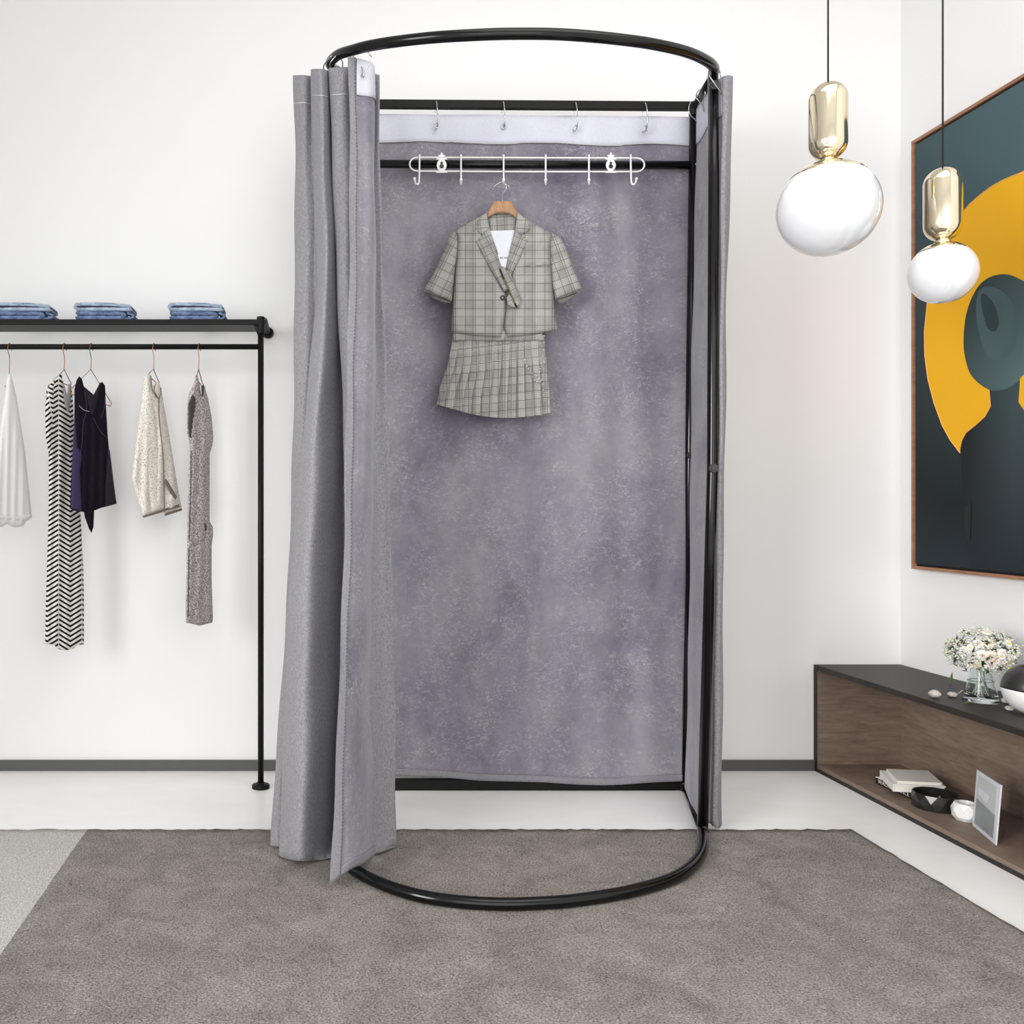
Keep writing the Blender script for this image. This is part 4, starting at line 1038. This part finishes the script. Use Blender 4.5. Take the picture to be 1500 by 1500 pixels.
# ------------------------------------------------------------------ pendants
def pendant(px, ytop, ybot, gr_, Y, capw, label):
    X = (px-CX)*Y/F; zt_ = P(px, ytop, Y).z; zb_ = P(px, ybot, Y).z
    root = thing('pendant_lamp', (X, Y, ZC), label, 'pendant lamp', 'brass and opal globe pendant lamps')
    Lc = zt_-zb_; r = capw
    prof = [(0.0005, 0)]
    for k in range(1, 13): t = PI/2*k/12; prof.append((r*math.sin(t), r-r*math.cos(t)))
    for k in range(1, 13): t = PI/2*k/12; prof.append((r*math.cos(t)+0.0005, Lc-r+r*math.sin(t)))
    link('brass_body', *lathe(prof, (X, Y, zb_), 56), M['brass'], root)
    link('cord', *tube([(X, Y, zt_-0.002), (X, Y, ZC-0.001)], 0.0021, 8), M['cord'], root)
    link('collar', *lathe([(r*0.45,-0.006),(r*0.48,-0.002),(r*0.36,0.002),(r*0.42,0.006)], (X, Y, zb_), 40), M['brass'], root)
    gc = Vector((X, Y, zb_-0.003-gr_))
    g = [(gr_*math.sin(PI*k/40)+1e-4, -gr_*math.cos(PI*k/40)) for k in range(41)]
    link('opal_globe', *lathe(g, gc, 72), M['opal'], root)
    R2 = gr_*1.012; a1 = 0.80
    g = [(R2*math.sin(a1*k/10)+1e-4, R2*math.cos(a1*k/10)) for k in range(10, -1, -1)]
    link('brass_cap', *lathe(g, gc, 64), M['brass'], root)
    link('ceiling_rose', *lathe([(0.0,-0.03),(0.03,-0.03),(0.045,-0.012),(0.048,-0.001),(0.0,-0.001)], (X, Y, ZC), 32, cap=False), M['brass'], root)
pendant(1213, 121, 235, 0.1135, 2.2, 0.0425, 'larger globe pendant lamp with brass body, in front of the back wall')
pendant(1381, 246, 353.5, 0.0735, 2.2, 0.0405, 'smaller globe pendant lamp with brass body, overlapping the painting')

# ------------------------------------------------------------------ painting on the right wall
XP = XW-0.026
pr = thing('framed_painting', (XW, 2.45, W(1335,833,XP).z), 'large framed painting of a hatted figure against an ochre disc on the right wall', 'painting')
yl = W(1334.8,500,XP).y; yr = 1.95
zT = W(1334.8,207.5,XP).z; zB = W(1334.8,833,XP).z
fw = 0.010
for a, b in (((XP, yl-fw, zB),(XW-0.001, yl, zT)), ((XP, yr, zB),(XW-0.001, yr+fw, zT)), ((XP, yr+fw, zT-fw),(XW-0.001, yl-fw, zT)), ((XP, yr+fw, zB),(XW-0.001, yl-fw, zB+fw))):
    link('frame_rail', *box(a, b), M['frame'], pr, smooth=False)
link('backing', *box((XP+0.012, yr+fw, zB+fw), (XW-0.001, yl-fw, zT-fw)), M['pblack'], pr, smooth=False)
XC = XP+0.003
def wl(x, y, d): return W(x, y, XC-d)
def canvas(name, poly, lvl, mat, parent=pr, step=12): return puff(name, poly, lambda x, y, d: W(x, y, XC-lvl*0.0004-d), 0.00015, 0.00015, edge=0, step=step, mat=mat, parent=parent, smooth=False)
def wy(Y, z, X=XC): 
    px = CX+X*F/Y; return (px, CY-(z-H)*F/Y)
g_ = 0.008
cz = [wy(yl-fw-g_, zT-fw-g_), wy(yr+fw+g_, zT-fw-g_), wy(yr+fw+g_, zB+fw+g_), wy(yl-fw-g_, zB+fw+g_)]
cv = link('canvas', *box((XC, yr+fw+g_, zB+fw+g_), (XC+0.008, yl-fw-g_, zT-fw-g_)), M['pbg'], pr, smooth=False)
me = cv.data; l = me.uv_layers.new(name='UVMap')
for lp in me.loops:
    co = me.vertices[lp.vertex_index].co+wloc(pr); l.data[lp.index].uv = wy(co.y, co.z, co.x)
disc_l = [(1500,254),(1487,256),(1470,263),(1452,273),(1436,285),(1420,299),(1405,317),(1390,343),(1376,375),(1366,405),(1358,445),(1354,485),(1354.5,520),(1359,555),(1368,590),(1380,623),(1392,645),(1406.5,664)]
fig_l = [(1407,655),(1409,645),(1415,634),(1430,622),(1443,610),(1451,595),(1449,572)]
def mirror(pl, pxc):
    yc = W(pxc, 500, XC).y; out = []
    for x, y in pl:
        p = W(x, y, XC); out.append(wy(2*yc-p.y, p.z))
    return out[::-1]
disc = disc_l[1:]+mirror(disc_l[1:], 1506)
canvas('ochre_disc', disc, 1, M['orange'])
hat = [(1449,571),(1432,560),(1420,545),(1413,520),(1411.5,495),(1415,462),(1424,435),(1437,415),(1455,404),(1475,402),(1492,408),(1510,420),(1530,450),(1534,500),(1520,540),(1500,548),(1490,560),(1475,569),(1462,572)]
zbm = zB+fw+g_+0.002
bl0 = [(1449,565),(1451,595),(1443,610),(1430,622),(1415,634),(1409,645),(1407,655),(1406.5,664),(1410,745),(1416,800)]
bl0.append((1421, wy(XC*F/(1421-CX), zbm)[1]))
canvas('figure', bl0+mirror(bl0, 1471), 2, M['pfig'])
def smooth_closed(pl):
    n = len(pl); out = []
    for i in range(n):
        q = [Vector((pl[(i+k-1) % n][0], pl[(i+k-1) % n][1], 0)) for k in range(4)]
        for t in (0, .25, .5, .75):
            v = 0.5*((2*q[1])+(q[2]-q[0])*t+(2*q[0]-5*q[1]+4*q[2]-q[3])*t*t+(3*q[1]-q[0]-3*q[2]+q[3])*t**3); out.append((v.x, v.y))
    return out
canvas('hat_brim', smooth_closed(hat), 3, M['phat'], step=8)
crown = [(1432,432),(1441,421),(1455,421),(1470,428),(1484,445),(1490,470),(1488,500),(1478,520),(1462,528),(1446,520),(1436,495),(1430,460)]
canvas('hat_crown', smooth_closed(crown), 4, M['phatc'], step=8)
canvas('hat_dent', smooth_closed([(1437,432),(1446,433),(1458,450),(1463,472),(1458,485),(1447,481),(1439,455)]), 5, M['phatd'], step=8)
canvas('arm_shadow', [(1421,735),(1423,745),(1422,760),(1421,790),(1416,790),(1412,765),(1414,745)], 5, M['pblack'], step=8)
# pale rim of the disc
rim = [W(x, y, XC-0.0008) for x, y in disc_l]; link('rim_line', *tube(rim, 0.0012, 5), M['prim'], pr)
rim = [W(x, y, XC-0.0014) for x, y in fig_l[:]]; link('rim_line', *tube(rim, 0.0010, 5), M['prim'], pr)

# ------------------------------------------------------------------ camera and light
cam = bpy.data.cameras.new('camera'); co = bpy.data.objects.new('camera', cam); C.objects.link(co)
co.location = (0, 0, H); co.rotation_euler = (PI/2, 0, 0)
cam.sensor_width = 36; cam.sensor_fit = 'HORIZONTAL'; cam.lens = F/1500*36; cam.shift_x = (750-CX)/1500; cam.shift_y = -(750-CY)/1500
cam.clip_start = 0.05
S.camera = co
w = bpy.data.worlds.new('daylight'); S.world = w; w.use_nodes = True
bg = w.node_tree.nodes['Background']; bg.inputs[0].default_value = (0.98, 0.99, 1.0, 1); bg.inputs[1].default_value = 1.0
def area(name, loc, rot, sx, sy, power, col=(1,1,1)):
    d = bpy.data.lights.new(name, 'AREA'); d.shape = 'RECTANGLE'; d.size = sx; d.size_y = sy; d.energy = power; d.color = col
    o = bpy.data.objects.new(name, d); C.objects.link(o); o.location = loc; o.rotation_euler = rot; return o
area('overhead_fill', (1.0, 1.2, 3.0), (0, 0, 0), 1.6, 1.6, 20, (1, 0.99, 0.975))  # added overhead fill to brighten the floor; no lamp is fitted there
def aim(name, loc, tgt, sx, sy, power, col):
    o = area(name, loc, (0,0,0), sx, sy, power, col); o.rotation_euler = (Vector(tgt)-Vector(loc)).to_track_quat('-Z', 'Y').to_euler(); return o
aim('front_fill', (0.9, -1.5, 1.35), (1.2, 3.0, 0.3), 3.6, 2.5, 56, (1, 0.995, 0.985))  # added soft fill from behind the camera; there is no window
lw = aim('left_fill', (-2.7, -0.8, 1.5), (1.95, 2.3, 0.35), 1.6, 1.8, 34, (1, 0.995, 0.985)); lw.data.spread = math.radians(75)  # added fill aimed at the right wall and floor; no window stands here
S.view_settings.view_transform = 'Standard'; S.view_settings.look = 'None'; S.view_settings.exposure = 0.08; S.view_settings.gamma = 1.0
S.view_settings.use_curve_mapping = False
